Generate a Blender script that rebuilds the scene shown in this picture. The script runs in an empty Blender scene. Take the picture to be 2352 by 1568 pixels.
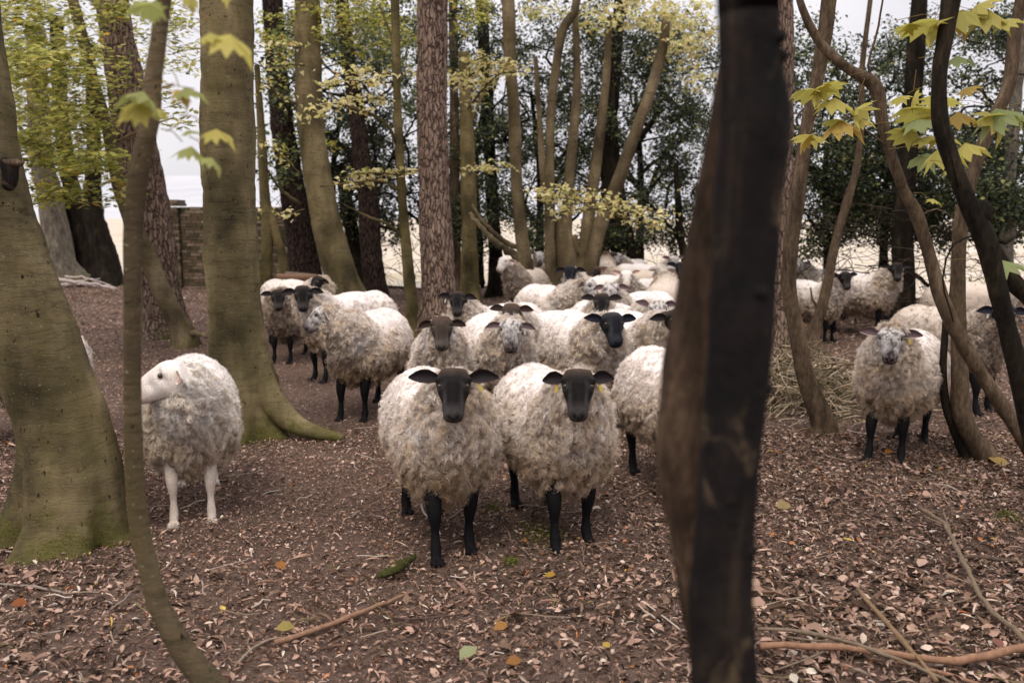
import bpy, math, random
import numpy as np
from math import radians as RAD, sin, cos, pi
random.seed(11)
rng = np.random.default_rng(11)
S = bpy.context.scene
COL = S.collection

# ------------------------------------------------------------------ camera
PITCH = RAD(8.0); CAMH = 1.7; FPX = 32/36*2352
cd = bpy.data.cameras.new('camera'); cam = bpy.data.objects.new('camera', cd); COL.objects.link(cam)
cam.location = (0, 0, CAMH); cam.rotation_euler = (RAD(90)-PITCH, 0, 0)
cd.lens = 32; cd.sensor_width = 36; cd.clip_end = 5000; cd.clip_start = 0.05
cd.dof.use_dof = True; cd.dof.focus_distance = 5.0; cd.dof.aperture_fstop = 2.5
S.camera = cam
# ------------------------------------------------------------------ sky
SUN_EL, SUN_AZ = RAD(58), RAD(200)      # azimuth measured clockwise from +Y
w = bpy.data.worlds.new('World'); S.world = w; w.use_nodes = True
nt = w.node_tree; nt.nodes.clear()
out = nt.nodes.new('ShaderNodeOutputWorld'); bg = nt.nodes.new('ShaderNodeBackground')
sky = nt.nodes.new('ShaderNodeTexSky'); sky.sky_type = 'NISHITA'; sky.sun_disc = False
sky.sun_elevation = SUN_EL; sky.sun_rotation = SUN_AZ; sky.dust_density = 3
tc = nt.nodes.new('ShaderNodeTexCoord'); nz = nt.nodes.new('ShaderNodeTexNoise')
mp = nt.nodes.new('ShaderNodeMapping'); mp.inputs['Scale'].default_value = (1, 1, 3)
nz.inputs['Scale'].default_value = 2.2; nz.inputs['Detail'].default_value = 5
cr = nt.nodes.new('ShaderNodeValToRGB')
cr.color_ramp.elements[0].position = .3; cr.color_ramp.elements[0].color = (6.2, 6.0, 6.35, 1)
cr.color_ramp.elements[1].position = .7; cr.color_ramp.elements[1].color = (8.6, 8.3, 8.6, 1)
mx = nt.nodes.new('ShaderNodeMix'); mx.data_type = 'RGBA'; mx.inputs['Factor'].default_value = .92
L = nt.links.new
L(tc.outputs['Generated'], mp.inputs['Vector']); L(mp.outputs[0], nz.inputs['Vector']); L(nz.outputs['Fac'], cr.inputs['Fac'])
sx = nt.nodes.new('ShaderNodeSeparateXYZ'); L(tc.outputs['Generated'], sx.inputs[0])
mr = nt.nodes.new('ShaderNodeMapRange'); mr.inputs['From Min'].default_value = .15; mr.inputs['From Max'].default_value = .95; mr.inputs['To Min'].default_value = 1.0; mr.inputs['To Max'].default_value = 2.3
L(sx.outputs['Z'], mr.inputs['Value']); vm = nt.nodes.new('ShaderNodeVectorMath'); vm.operation = 'SCALE'
L(cr.outputs[0], vm.inputs[0]); L(mr.outputs[0], vm.inputs['Scale'])
L(sky.outputs[0], mx.inputs['A']); L(vm.outputs[0], mx.inputs['B']); L(mx.outputs['Result'], bg.inputs['Color'])
bg.inputs['Strength'].default_value = .12; L(bg.outputs[0], out.inputs['Surface'])
sd = bpy.data.lights.new('sun', 'SUN'); sun = bpy.data.objects.new('sun', sd); COL.objects.link(sun)
sd.energy = 1.5; sd.angle = RAD(22); sd.color = (1, .88, .72)
sun.rotation_euler = (RAD(90)-SUN_EL, 0, -SUN_AZ + pi); sun.location = (0, 0, 20)
S.view_settings.view_transform = 'Standard'; S.view_settings.look = 'None'
S.view_settings.exposure = 0.02; S.view_settings.gamma = 1
S.cycles.max_bounces = 6; S.cycles.transparent_max_bounces = 4; S.cycles.use_denoising = True

# ------------------------------------------------------------------ pixel helpers (2352 x 1568 frame)
def W(px, py, Y):
    a = (px-1176)/FPX; b = -(py-784)/FPX
    d = np.array([a, cos(PITCH)+sin(PITCH)*b, -sin(PITCH)+cos(PITCH)*b])
    return np.array([0, 0, CAMH]) + d*(Y/d[1])
def GD(py):
    return CAMH/math.tan(PITCH+math.atan((py-784)/FPX))

# ------------------------------------------------------------------ noise
def _h(ix, iy, iz, s):
    n = (ix*374761393 + iy*668265263 + iz*2147483647 + s*144665) & 0xffffffff
    n = ((n ^ (n >> 13))*1274126177) & 0xffffffff
    return ((n ^ (n >> 16)) & 0xffff)/65535.0
def vnoise(P, f=1.0, s=0):
    P = np.asarray(P)*f; I = np.floor(P).astype(np.int64); F = P-I; F = F*F*(3-2*F); r = 0
    for dx in (0, 1):
        for dy in (0, 1):
            for dz in (0, 1):
                wt = (F[:, 0] if dx else 1-F[:, 0])*(F[:, 1] if dy else 1-F[:, 1])*(F[:, 2] if dz else 1-F[:, 2])
                r = r + wt*_h(I[:, 0]+dx, I[:, 1]+dy, I[:, 2]+dz, s)
    return r
def fbm(P, f, o=3, s=0):
    r = 0; a = 1; t = 0
    for k in range(o):
        r = r + a*vnoise(P, f, s+k); t += a; a *= .5; f *= 2.03
    return r/t
def sstep(a, b, x):
    t = np.clip((x-a)/(b-a), 0, 1); return t*t*(3-2*t)
def nrm(v):
    return v/np.maximum(np.linalg.norm(v, axis=-1, keepdims=True), 1e-9)

# ------------------------------------------------------------------ mesh helpers
def mesh(name, V, F, col=None, smooth=True):
    """F: list of int arrays (n,k)"""
    me = bpy.data.meshes.new(name); V = np.asarray(V, dtype=np.float32)
    F = [np.asarray(f) for f in F if len(f)]
    me.vertices.add(len(V)); me.vertices.foreach_set('co', V.ravel())
    tot = np.concatenate([np.full(len(f), f.shape[1]) for f in F]); idx = np.concatenate([f.ravel() for f in F])
    me.loops.add(len(idx)); me.loops.foreach_set('vertex_index', idx.astype(np.int32))
    st = np.concatenate([[0], np.cumsum(tot)[:-1]]).astype(np.int32)
    me.polygons.add(len(tot)); me.polygons.foreach_set('loop_start', st)
    me.polygons.foreach_set('use_smooth', np.full(len(tot), smooth))
    me.update(calc_edges=True)
    if col is not None:
        a = me.color_attributes.new('Col', 'FLOAT_COLOR', 'POINT')
        a.data.foreach_set('color', np.hstack([col, np.ones((len(col), 1))]).astype(np.float32).ravel())
    return me
def ob(name, me, mat=None, parent=None, loc=(0, 0, 0), rz=0):
    o = bpy.data.objects.new(name, me); COL.objects.link(o); o.location = [float(c) for c in loc]; o.rotation_euler = (0, 0, rz)
    if mat: me.materials.append(mat)
    if parent: o.parent = parent
    return o
def tag(o, label=None, cat=None, group=None, kind=None):
    if label: o['label'] = label
    if cat: o['category'] = cat
    if group: o['group'] = group
    if kind: o['kind'] = kind
    return o
def empty(name, loc, rz=0, sc=1):
    e = bpy.data.objects.new(name, None); COL.objects.link(e); e.location = [float(c) for c in loc]; e.rotation_euler = (0, 0, rz)
    e.scale = (sc, sc, sc); e.empty_display_size = .1; return e
class MB:
    def __init__(s): s.V = []; s.F = {}; s.C = []; s.n = 0
    def add(s, V, F, c=None):
        V = np.asarray(V, float)
        for f in F:
            f = np.asarray(f)
            if len(f): s.F.setdefault(f.shape[1], []).append(f+s.n)
        s.V.append(V); s.n += len(V)
        if c is None: c = (.5, .5, .5)
        c = np.asarray(c, float); s.C.append(np.tile(c, (len(V), 1)) if c.ndim == 1 else c)
    def mesh(s, name, smooth=True):
        return mesh(name, np.vstack(s.V), [np.vstack(f) for f in s.F.values()], np.vstack(s.C), smooth)
def grid_faces(nr, ns, closed=True):
    i = np.arange(nr-1)[:, None]; j = np.arange(ns if closed else ns-1)[None]
    a = i*ns+j; b = i*ns+(j+1) % ns
    return np.stack([a, b, b+ns, a+ns], -1).reshape(-1, 4)
def crom(P, R, step):
    """catmull-rom resample of path with radii"""
    P = np.asarray(P, float); R = np.asarray(R, float)
    Q = np.hstack([P, R[:, None]]); Q = np.vstack([2*Q[0]-Q[1], Q, 2*Q[-1]-Q[-2]]); o = []
    for i in range(1, len(Q)-2):
        n = max(2, int(np.linalg.norm(Q[i+1, :3]-Q[i, :3])/step)); t = np.linspace(0, 1, n, endpoint=False)[:, None]
        p0, p1, p2, p3 = Q[i-1], Q[i], Q[i+1], Q[i+2]
        o.append(.5*(2*p1+(p2-p0)*t+(2*p0-5*p1+4*p2-p3)*t*t+(3*p1-p0-3*p2+p3)*t**3))
    o.append(Q[-2][None]); o = np.vstack(o); return o[:, :3], np.maximum(o[:, 3], 1e-4)
def frames(P):
    T = nrm(np.gradient(P, axis=0)); N = np.zeros_like(T); u = np.array([1., .05, .02])
    for i in range(len(P)):
        u = u-T[i]*np.dot(u, T[i]); u = u/np.linalg.norm(u); N[i] = u
    return T, N, np.cross(T, N)
def tube(P, R, seg=8, cap=True):
    T, N, B = frames(P); a = np.linspace(0, 2*pi, seg, endpoint=False)
    V = P[:, None]+R[:, None, None]*(np.cos(a)[None, :, None]*N[:, None]+np.sin(a)[None, :, None]*B[:, None])
    V = V.reshape(-1, 3); F = [grid_faces(len(P), seg)]
    if cap:
        n = len(V); V = np.vstack([V, P[0], P[-1]]); j = np.arange(seg)
        F.append(np.vstack([np.stack([np.full(seg, n), (j+1) % seg, j], 1),
                            np.stack([np.full(seg, n+1), (len(P)-1)*seg+j, (len(P)-1)*seg+(j+1) % seg], 1)]))
    return V, F
def uvell(c, r, ns=20, nr=12, rx=0):
    th = np.linspace(0, pi, nr)[1:-1]; a = np.linspace(0, 2*pi, ns, endpoint=False)
    V = np.stack([np.sin(th)[:, None]*np.cos(a), np.sin(th)[:, None]*np.sin(a), np.cos(th)[:, None]+0*a], -1).reshape(-1, 3)
    V = np.vstack([V, [0, 0, 1], [0, 0, -1]])*r
    if rx: V = V@np.array([[1, 0, 0], [0, cos(rx), sin(rx)], [0, -sin(rx), cos(rx)]])
    n = (nr-2)*ns; j = np.arange(ns)
    F = [grid_faces(nr-2, ns)[:, ::-1], np.vstack([np.stack([np.full(ns, n), j, (j+1) % ns], 1), np.stack([np.full(ns, n+1), n-ns+(j+1) % ns, n-ns+j], 1)])]
    return V+np.asarray(c), F

# ------------------------------------------------------------------ materials
def newmat(name, rough=.9, spec=.2):
    m = bpy.data.materials.new(name); m.use_nodes = True; n = m.node_tree
    b = n.nodes['Principled BSDF']; b.inputs['Roughness'].default_value = rough; b.inputs['Specular IOR Level'].default_value = spec
    return m, n, b
def N(n, t, **k):
    x = n.nodes.new(t)
    for a, v in k.items():
        if a in x.inputs: x.inputs[a].default_value = v
        else: setattr(x, a, v)
    return x
def ramp(n, fac, stops):
    r = n.nodes.new('ShaderNodeValToRGB'); e = r.color_ramp.elements
    while len(e) < len(stops): e.new(.5)
    for i, (p, c) in enumerate(stops): e[i].position = p; e[i].color = (*c, 1)
    n.links.new(fac, r.inputs['Fac']); return r.outputs[0]
def noise(n, scale, sc=(1, 1, 1), detail=6, rough=.6, dist=0):
    t = N(n, 'ShaderNodeTexCoord'); m = N(n, 'ShaderNodeMapping'); m.inputs['Scale'].default_value = sc
    z = N(n, 'ShaderNodeTexNoise', Scale=scale, Detail=detail, Roughness=rough, Distortion=dist)
    n.links.new(t.outputs['Object'], m.inputs['Vector']); n.links.new(m.outputs[0], z.inputs['Vector']); return z.outputs['Fac']
def mixc(n, f, a, b, mode='MIX'):
    x = n.nodes.new('ShaderNodeMix'); x.data_type = 'RGBA'; x.blend_type = mode
    for s, v in (('Factor', f), ('A', a), ('B', b)):
        if isinstance(v, (int, float)): x.inputs[s].default_value = v
        elif isinstance(v, tuple): x.inputs[s].default_value = (*v, 1)
        else: n.links.new(v, x.inputs[s])
    return x.outputs['Result']
def bump(n, b, h, st=.5, d=.01):
    x = N(n, 'ShaderNodeBump', Strength=st, Distance=d); n.links.new(h, x.inputs['Height']); n.links.new(x.outputs[0], b.inputs['Normal'])
def attr_mat(name, rough=.9, spec=.15, trans=0, nscale=0, namt=.3, bumpd=0, sheen=0):
    m, n, b = newmat(name, rough, spec)
    a = N(n, 'ShaderNodeAttribute'); a.attribute_name = 'Col'; c = a.outputs['Color']
    if nscale:
        z = noise(n, nscale); g = ramp(n, z, [(.25, (1-namt,)*3), (.75, (1+namt,)*3)]); c = mixc(n, 1.0, c, g, 'MULTIPLY')
        if bumpd: bump(n, b, z, .8, bumpd)
    n.links.new(c, b.inputs['Base Color'])
    if sheen: b.inputs['Sheen Weight'].default_value = sheen; b.inputs['Sheen Roughness'].default_value = .5
    if trans:
        t = N(n, 'ShaderNodeBsdfTranslucent'); n.links.new(c, t.inputs['Color'])
        x = N(n, 'ShaderNodeMixShader', Fac=trans); o = n.nodes['Material Output']
        n.links.new(b.outputs[0], x.inputs[1]); n.links.new(t.outputs[0], x.inputs[2]); n.links.new(x.outputs[0], o.inputs['Surface'])
    return m
M = {}
M['wool'] = attr_mat('wool', .95, .05, 0, 55, .10)
M['skin'] = attr_mat('sheep_skin', .6, .08, 0, 150, .35, .005)
M['leaf'] = attr_mat('leaf', .55, .3, .5)
M['holly'] = attr_mat('holly_leaf', .5, .3, .22)
M['litter'] = attr_mat('leaf_litter', .92, .06, 0)
M['twig'] = attr_mat('twig_bark', .9, .1, 0, 40, .35, .002)
m, n, b = newmat('eye', .12, .6); b.inputs['Base Color'].default_value = (.035, .020, .010, 1); M['eye'] = m
m, n, b = newmat('tag_yellow', .5); b.inputs['Base Color'].default_value = (.62, .47, .08, 1); M['tag_y'] = m
m, n, b = newmat('tag_white', .5); b.inputs['Base Color'].default_value = (.6, .58, .5, 1); M['tag_w'] = m

def bark(name, base, dark, light, kind, moss=.3, seed=0):
    m, n, b = newmat(name, .92, .06)
    if kind == 'pine':
        t = N(n, 'ShaderNodeTexCoord'); mpn = N(n, 'ShaderNodeMapping'); mpn.inputs['Scale'].default_value = (1, 1, .22)
        z0 = N(n, 'ShaderNodeTexNoise', Scale=9, Detail=4); n.links.new(t.outputs['Object'], z0.inputs['Vector'])
        ad = n.nodes.new('ShaderNodeVectorMath'); ad.operation = 'MULTIPLY_ADD'
        n.links.new(z0.outputs['Color'], ad.inputs[0]); ad.inputs[1].default_value = (.09, .09, .09); n.links.new(t.outputs['Object'], ad.inputs[2])
        n.links.new(ad.outputs[0], mpn.inputs['Vector'])
        v = N(n, 'ShaderNodeTexVoronoi', Scale=24); v.feature = 'DISTANCE_TO_EDGE'; n.links.new(mpn.outputs[0], v.inputs['Vector'])
        crk = ramp(n, v.outputs['Distance'], [(.0, (0, 0, 0)), (.13, (1, 1, 1))])
        z = noise(n, 26, (1, 1, .4), 6, .7); c = ramp(n, z, [(.3, dark), (.52, base), (.72, light)])
        c = mixc(n, crk, tuple(x*.35 for x in dark), c)
        h = mixc(n, .3, crk, z)
        bump(n, b, h, 1, .02)
    elif kind == 'beech':
        z = noise(n, 3.2, (1, 1, .5), 6, .6); c = ramp(n, z, [(.32, dark), (.5, base), (.68, light)])
        zw = noise(n, 5, (.9, .9, 5), 8, .8, 1.5); wr = ramp(n, zw, [(.38, (.50, .49, .47)), (.46, (1, 1, 1)), (.62, (1.25, 1.2, 1.12))])
        c = mixc(n, .8, c, wr, 'MULTIPLY'); zv = noise(n, 6, (1, 1, .12), 5, .65); c = mixc(n, ramp(n, zv, [(.50, (0, 0, 0)), (.70, (.5, .5, .5))]), c, (.10, .088, .032)); zk = noise(n, 1.3, (1, 1, .6), 4, .6); c = mixc(n, .8, c, ramp(n, zk, [(.35, (.55, .54, .52)), (.62, (1.25, 1.2, 1.12))]), 'MULTIPLY')
        zs = noise(n, 70, (1, 1, 1.6), 3, .6); sp = ramp(n, zs, [(.66, (0, 0, 0)), (.73, (1, 1, 1))]); c = mixc(n, sp, c, (.30, .28, .20))
        zd = noise(n, 42, (1, 1, .5), 3, .6); sp = ramp(n, zd, [(.3, (1, 1, 1)), (.36, (0, 0, 0))]); c = mixc(n, sp, c, tuple(x*.4 for x in dark))
        h = mixc(n, .35, zw, zs); bump(n, b, h, .9, .012)
    elif kind == 'patch':
        z = noise(n, 14, (1, 1, .5), 6, .7); c = ramp(n, z, [(.35, dark), (.55, base), (.74, light)])
        zp = noise(n, 9.3, (1, 1, .8), 5, .65, .8); c = mixc(n, ramp(n, zp, [(.57, (0, 0, 0)), (.70, (1, 1, 1))]), c, ramp(n, z, [(.35, (.05, .034, .02)), (.6, (.19, .135, .08))]))
        zs = noise(n, 16, (1, 1, .10), 5, .65); c = mixc(n, ramp(n, zs, [(.56, (0, 0, 0)), (.68, (.5, .5, .5))]), c, (.06, .04, .027))
        bump(n, b, mixc(n, .4, z, zp), 1, .02)
    else:  # rough dark wet bark
        z = noise(n, 10, (1, 1, .3), 7, .7); c = ramp(n, z, [(.35, dark), (.55, base), (.74, light)])
        zd = noise(n, 60, (1, 1, .35), 4, .7); bump(n, b, mixc(n, .4, z, zd), 1, .015)
        c = mixc(n, .7, c, ramp(n, zd, [(.35, (.5, .5, .5)), (.65, (1.4, 1.4, 1.4))]), 'MULTIPLY')
    if moss:
        t = N(n, 'ShaderNodeTexCoord'); s = N(n, 'ShaderNodeSeparateXYZ'); n.links.new(t.outputs['Object'], s.inputs[0])
        zz = noise(n, 7, (1, 1, 1), 6, .7); mm = n.nodes.new('ShaderNodeMath'); mm.operation = 'MULTIPLY_ADD'
        n.links.new(zz, mm.inputs[0]); mm.inputs[1].default_value = -1.2; n.links.new(s.outputs['Z'], mm.inputs[2])
        f = ramp(n, mm.outputs[0], [(0.0, (1, 1, 1)), (.12, (0, 0, 0))])
        mr = N(n, 'ShaderNodeMapRange'); mr.inputs['From Min'].default_value = -1.2*.55+moss-.12; mr.inputs['From Max'].default_value = -1.2*.55+moss+.12
        mr.inputs['To Min'].default_value = .8; mr.inputs['To Max'].default_value = 0
        n.links.new(mm.outputs[0], mr.inputs['Value'])
        zf = noise(n, 120, (1, 1, 1), 3); mc = ramp(n, zf, [(.3, (.025, .028, .008)), (.62, (.13, .125, .028))])
        c = mixc(n, mr.outputs[0], c, mc)
    n.links.new(c, b.inputs['Base Color']); return m
M['beech'] = bark('beech_bark', (.122, .100, .056), (.052, .044, .026), (.205, .170, .100), 'beech', .16)
M['beech2'] = bark('beech_bark_grey', (.12, .094, .058), (.052, .041, .028), (.20, .16, .105), 'beech', .05)
M['olive'] = bark('olive_bark', (.115, .095, .048), (.04, .036, .02), (.20, .165, .085), 'beech', .08)
M['pine'] = bark('pine_bark', (.21, .145, .11), (.10, .066, .052), (.37, .28, .225), 'pine', .06)
M['pined'] = bark('dark_pine_bark', (.045, .030, .024), (.018, .012, .010), (.095, .066, .053), 'pine', .04)
M['dark'] = bark('dark_bark', (.022, .017, .012), (.008, .007, .006), (.058, .043, .028), 'rough', -.08)
M['brown'] = bark('brown_bark', (.105, .074, .048), (.042, .03, .02), (.19, .14, .095), 'rough', -.12)
M['fore'] = bark('weathered_bark', (.016, .013, .012), (.008, .008, .008), (.030, .023, .017), 'patch', 0)
M['fore2'] = bark('brown_weathered_bark', (.055, .036, .024), (.013, .010, .008), (.15, .10, .065), 'rough', 0)
M['grey'] = bark('grey_bark', (.17, .145, .115), (.07, .058, .045), (.27, .235, .19), 'rough', .25)

# ------------------------------------------------------------------ ground
def ghz(x, y):
    P = np.stack([x, y, np.zeros_like(x)], 1)
    a = np.clip((y-2)/40, 0, 1)
    return (fbm(P, .55, 2, 5)-.5)*.10*a*2+(fbm(P, 3.1, 3, 9)-.5)*.035
xs = np.concatenate([np.linspace(-300, -16, 14)[:-1], np.linspace(-16, 16, 321), np.linspace(16, 300, 14)[1:]])
ys = np.concatenate([np.linspace(-60, 0, 10)[:-1], np.linspace(0, 26, 261), np.linspace(26, 300, 16)[1:]])
X, Y = np.meshgrid(xs, ys); V = np.stack([X.ravel(), Y.ravel(), ghz(X.ravel(), Y.ravel())], 1)
V[:, 2] *= (np.abs(V[:, 0]) < 17)*(V[:, 1] < 27)*(V[:, 1] > -1)
m, n, b = newmat('woodland_floor', .95, .1)
z1 = noise(n, .9, (1, 1, 1), 5, .6); z2 = noise(n, 38, (1, 1, 1), 7, .75); z3 = noise(n, 120, (1, 1, 1), 4, .7)
c = ramp(n, z2, [(.3, (.020, .013, .010)), (.5, (.095, .062, .048)), (.68, (.25, .17, .135))])
c2 = ramp(n, z3, [(.3, (.055, .036, .028)), (.6, (.20, .135, .105))]); c = mixc(n, ramp(n, z1, [(.42, (.15, .15, .15)), (.6, (.8, .8, .8))]), c, c2)
n.links.new(c, b.inputs['Base Color']); bump(n, b, mixc(n, .5, z2, z3), 1, .02)
g = tag(ob('ground', mesh('ground', V, [grid_faces(len(ys), len(xs), False)]), m), 'brown woodland floor of soil and rotted leaves', 'ground', kind='structure')
# field beyond the wood, gently rising hills
m, n, b = newmat('dry_grass', .95, .05)
z1 = noise(n, .12, (1, 3, 1), 5, .6); z2 = noise(n, 2.5, (1, 1, 1), 5, .7)
c = ramp(n, z1, [(.35, (.48, .41, .30)), (.6, (.58, .51, .44))]); c = mixc(n, .5, c, ramp(n, z2, [(.3, (.75, .75, .7)), (.7, (1.1, 1.1, 1.1))]), 'MULTIPLY')
n.links.new(c, b.inputs['Base Color'])
fx = np.linspace(-700, 700, 281); fy0 = 20.6+1.2*np.sin(fx*.7)+.8*np.sin(fx*1.9+1); fy0 = np.where(np.abs(fx) > 30, 20, fy0)
fxx = np.concatenate([np.linspace(-700, -30, 12)[:-1], np.linspace(-30, 30, 121), np.linspace(30, 700, 12)[1:]])
tt = np.concatenate([np.linspace(0, .04, 9), np.linspace(.06, 1, 12)])
FX, TT = np.meshgrid(fxx, tt); y0 = 21.3+.9*np.sin(FX*.7)+.6*np.sin(FX*1.9+1); y0 = np.where(FX > 6, y0-2.6, y0)
FY = y0+TT*260; FZ = .055+np.minimum(TT*260, 8)*.004
tag(ob('field', mesh('field', np.stack([FX.ravel(), FY.ravel(), FZ.ravel()], 1), [grid_faces(len(tt), len(fxx), False)]), m), 'pale dry grass field beyond the wood', 'field', kind='structure')
m, n, b = newmat('hill_haze_tint', 1, 0); z = noise(n, .02, (1, 1, 1), 6, .6)
n.links.new(ramp(n, z, [(.35, (.40, .42, .45)), (.6, (.50, .50, .52))]), b.inputs['Base Color'])  # distance haze painted into the pale grey-blue base colour
hx = np.linspace(-900, 900, 91); hy = np.linspace(280, 900, 26); HX, HY = np.meshgrid(hx, hy)
HP = np.stack([HX.ravel(), HY.ravel(), 0*HX.ravel()], 1); u = (HP[:, 1]-280)/620
HP[:, 2] = 24*np.sin(np.clip(u*1.3, 0, 1)*pi*.5)*(.25+1.5*fbm(HP, .009, 4, 3))*np.where(HP[:, 0] < 0, 1, .8)
tag(ob('hill', mesh('hill', HP, [grid_faces(26, 91, False)]), m), 'low hills painted hazy grey-blue far beyond the field', 'hill', kind='structure')

# ------------------------------------------------------------------ leaf litter
def leafmesh(name, P, Nn, A, size, wid, col, curl=.25, kind='oval'):
    """many leaves: P centres, Nn normals, A axis directions"""
    n = len(P); A = nrm(A-Nn*(A*Nn).sum(1, keepdims=True)); B = np.cross(Nn, A)
    if kind == 'maple':
        o = [(0, -.5), (.10, -.42), (.34, -.50), (.26, -.32), (.50, -.12), (.33, -.06), (.40, .16), (.20, .10), (.16, .26), (.10, .28), (0, .5)]
        pts = np.array(o+[(-x, y) for x, y in o[-2:0:-1]]); r = np.hypot(pts[:, 0], pts[:, 1]); zz = -curl*r**2*1.2+.02*np.sin(np.arange(len(pts))*2.4)
        k = len(pts); pts = np.vstack([pts, [0, -.18]]); zz = np.append(zz, .02)
        j = np.arange(k); fl = np.stack([np.full(k, k), j, (j+1) % k], 1)
    elif kind == 'oval':
        pts = np.array([(0, -.5), (.36, -.22), (.42, .1), (.0, .5), (-.42, .1), (-.36, -.22), (0, -.15), (0, .15)]); zz = np.array([-.3, .5, .4, -.6, .4, .5, 0, 0])*curl
        fl = np.array([(0, 1, 6, 6), (1, 2, 7, 6), (2, 3, 7, 7), (3, 4, 7, 7), (4, 5, 6, 7), (5, 0, 6, 6)])
        fl = [np.array([(1, 2, 7, 6), (4, 5, 6, 7)]), np.array([(0, 1, 6), (2, 3, 7), (3, 4, 7), (5, 0, 6)])]
    else:
        pts = np.array([(0, -.5), (.4, 0), (0, .5), (-.4, 0)]); zz = np.array([0, .5, 0, .5])*curl
        fl = np.array([(0, 1, 2, 3)])
    fl = fl if isinstance(fl, list) else [fl]
    k = len(pts); cz = zz[None, :, None]*(.4+1.2*rng.random((n, 1, 1)))
    V = P[:, None]+size[:, None, None]*(pts[None, :, 1:2]*A[:, None]+wid[:, None, None]*pts[None, :, 0:1]*B[:, None]*2+cz*Nn[:, None])
    F = [(f[None]+np.arange(n)[:, None, None]*k).reshape(-1, f.shape[1]) for f in fl]
    return V.reshape(-1, 3), F, np.repeat(col, k, 0)
def pick(pal, wts, n, jit=.25):
    pal = np.array(pal); wts = np.array(wts, float); i = rng.choice(len(pal), n, p=wts/wts.sum())
    return np.clip(pal[i]*(1+jit*(rng.random((n, 1))*2-1)), 0, 1)
LP = [(.026, .017, .012), (.085, .054, .038), (.18, .115, .082), (.32, .205, .155), (.44, .305, .235), (.52, .41, .33), (.40, .16, .06), (.55, .48, .39), (.46, .33, .09)]
LW = [14, 19, 26, 24, 14, 5, 1.2, .8, .4]
def pathmask(x, y):     # the trodden path of finer litter
    c = -.86-.30*(y-4.2); return .45*np.exp(-((x-c)/(.42+.05*y))**2)*(y > 2.4)
lit = MB()
for (ya, yb, dens, s0, s1, nk) in [(2.2, 4.2, 3300, .011, .046, 'oval'), (4.2, 7, 4200, .009, .036, 'oval'), (7, 12, 1500, .014, .036, 'quad'), (12, 22, 300, .03, .07, 'quad')]:
    area = (yb-ya)*(1.35*(ya+yb)/2+2.6); n_ = int(area*dens)
    y = np.sqrt(rng.random(n_)*(yb**2-ya**2)+ya**2); x = (rng.random(n_)*2-1)*(y*.675+1.3)
    pm = pathmask(x, y); s = s0+(s1-s0)*rng.random(n_)**2.4; s = s*(1-.55*pm)*(1+.25*(x > 1))
    big = rng.random(n_) < .03*np.clip((5.5-y)/2.5, .2, 1); s = np.where(big & (ya < 7), s*1.5+.025, s)
    P = np.stack([x, y, ghz(x, y)+.004+.016*rng.random(n_)**1.5+s*.12], 1)
    tl = .36 if ya < 7 else .42
    Nn = nrm(np.stack([rng.normal(0, tl, n_), rng.normal(0, tl, n_), np.ones(n_)], 1)); a = rng.random(n_)*2*pi
    col = pick(LP, LW, n_); col = col*(1+.35*(fbm(P*[1, 1, 0], 1.3, 3, 77)[:, None]-.5)*2)
    col = col*(1-.0*pm[:, None])+pm[:, None]*np.array([.07, .035, .022])
    strip = rng.random(n_) < (.45 if ya < 7 else .6)     # shreds, needles and stalks
    wd = np.where(strip, .14, .30+.42*rng.random(n_)); s = np.where(strip, s*1.6, s)
    Vv, Ff, Cc = leafmesh('l', P, Nn, np.stack([np.cos(a), np.sin(a), 0*a], 1), s, wd*.6, np.clip(col, 0, 1), .17, nk); lit.add(Vv, Ff, Cc)
# thin twigs lying about
for i in range(900):
    y = 2.4+12*rng.random()**1.6; x = (rng.random()*2-1)*(y*.65+.5); a = rng.random()*pi; l = .05+.28*rng.random()**3
    d = np.array([cos(a), sin(a), 0]); pz = float(ghz(np.array([x]), np.array([y]))[0])
    q = np.array([[x, y, pz+.012]])+np.linspace(-.5, .5, 4)[:, None]*l*d+rng.normal(0, .006, (4, 3))*[1, 1, .8]+[0, 0, .01]
    Vv, Ff = tube(q, np.full(4, .0018+.0025*rng.random()), 4, False); lit.add(Vv, Ff, pick([(.10, .07, .05), (.25, .19, .14), (.42, .36, .30), (.16, .13, .06)], [4, 4, 2, 1], 1)[0])
tag(ob('leaf_litter', lit.mesh('leaf_litter', False), M['litter']), 'carpet of brown fallen leaves, shreds and small twigs on the ground', 'leaf litter', kind='stuff')

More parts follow.
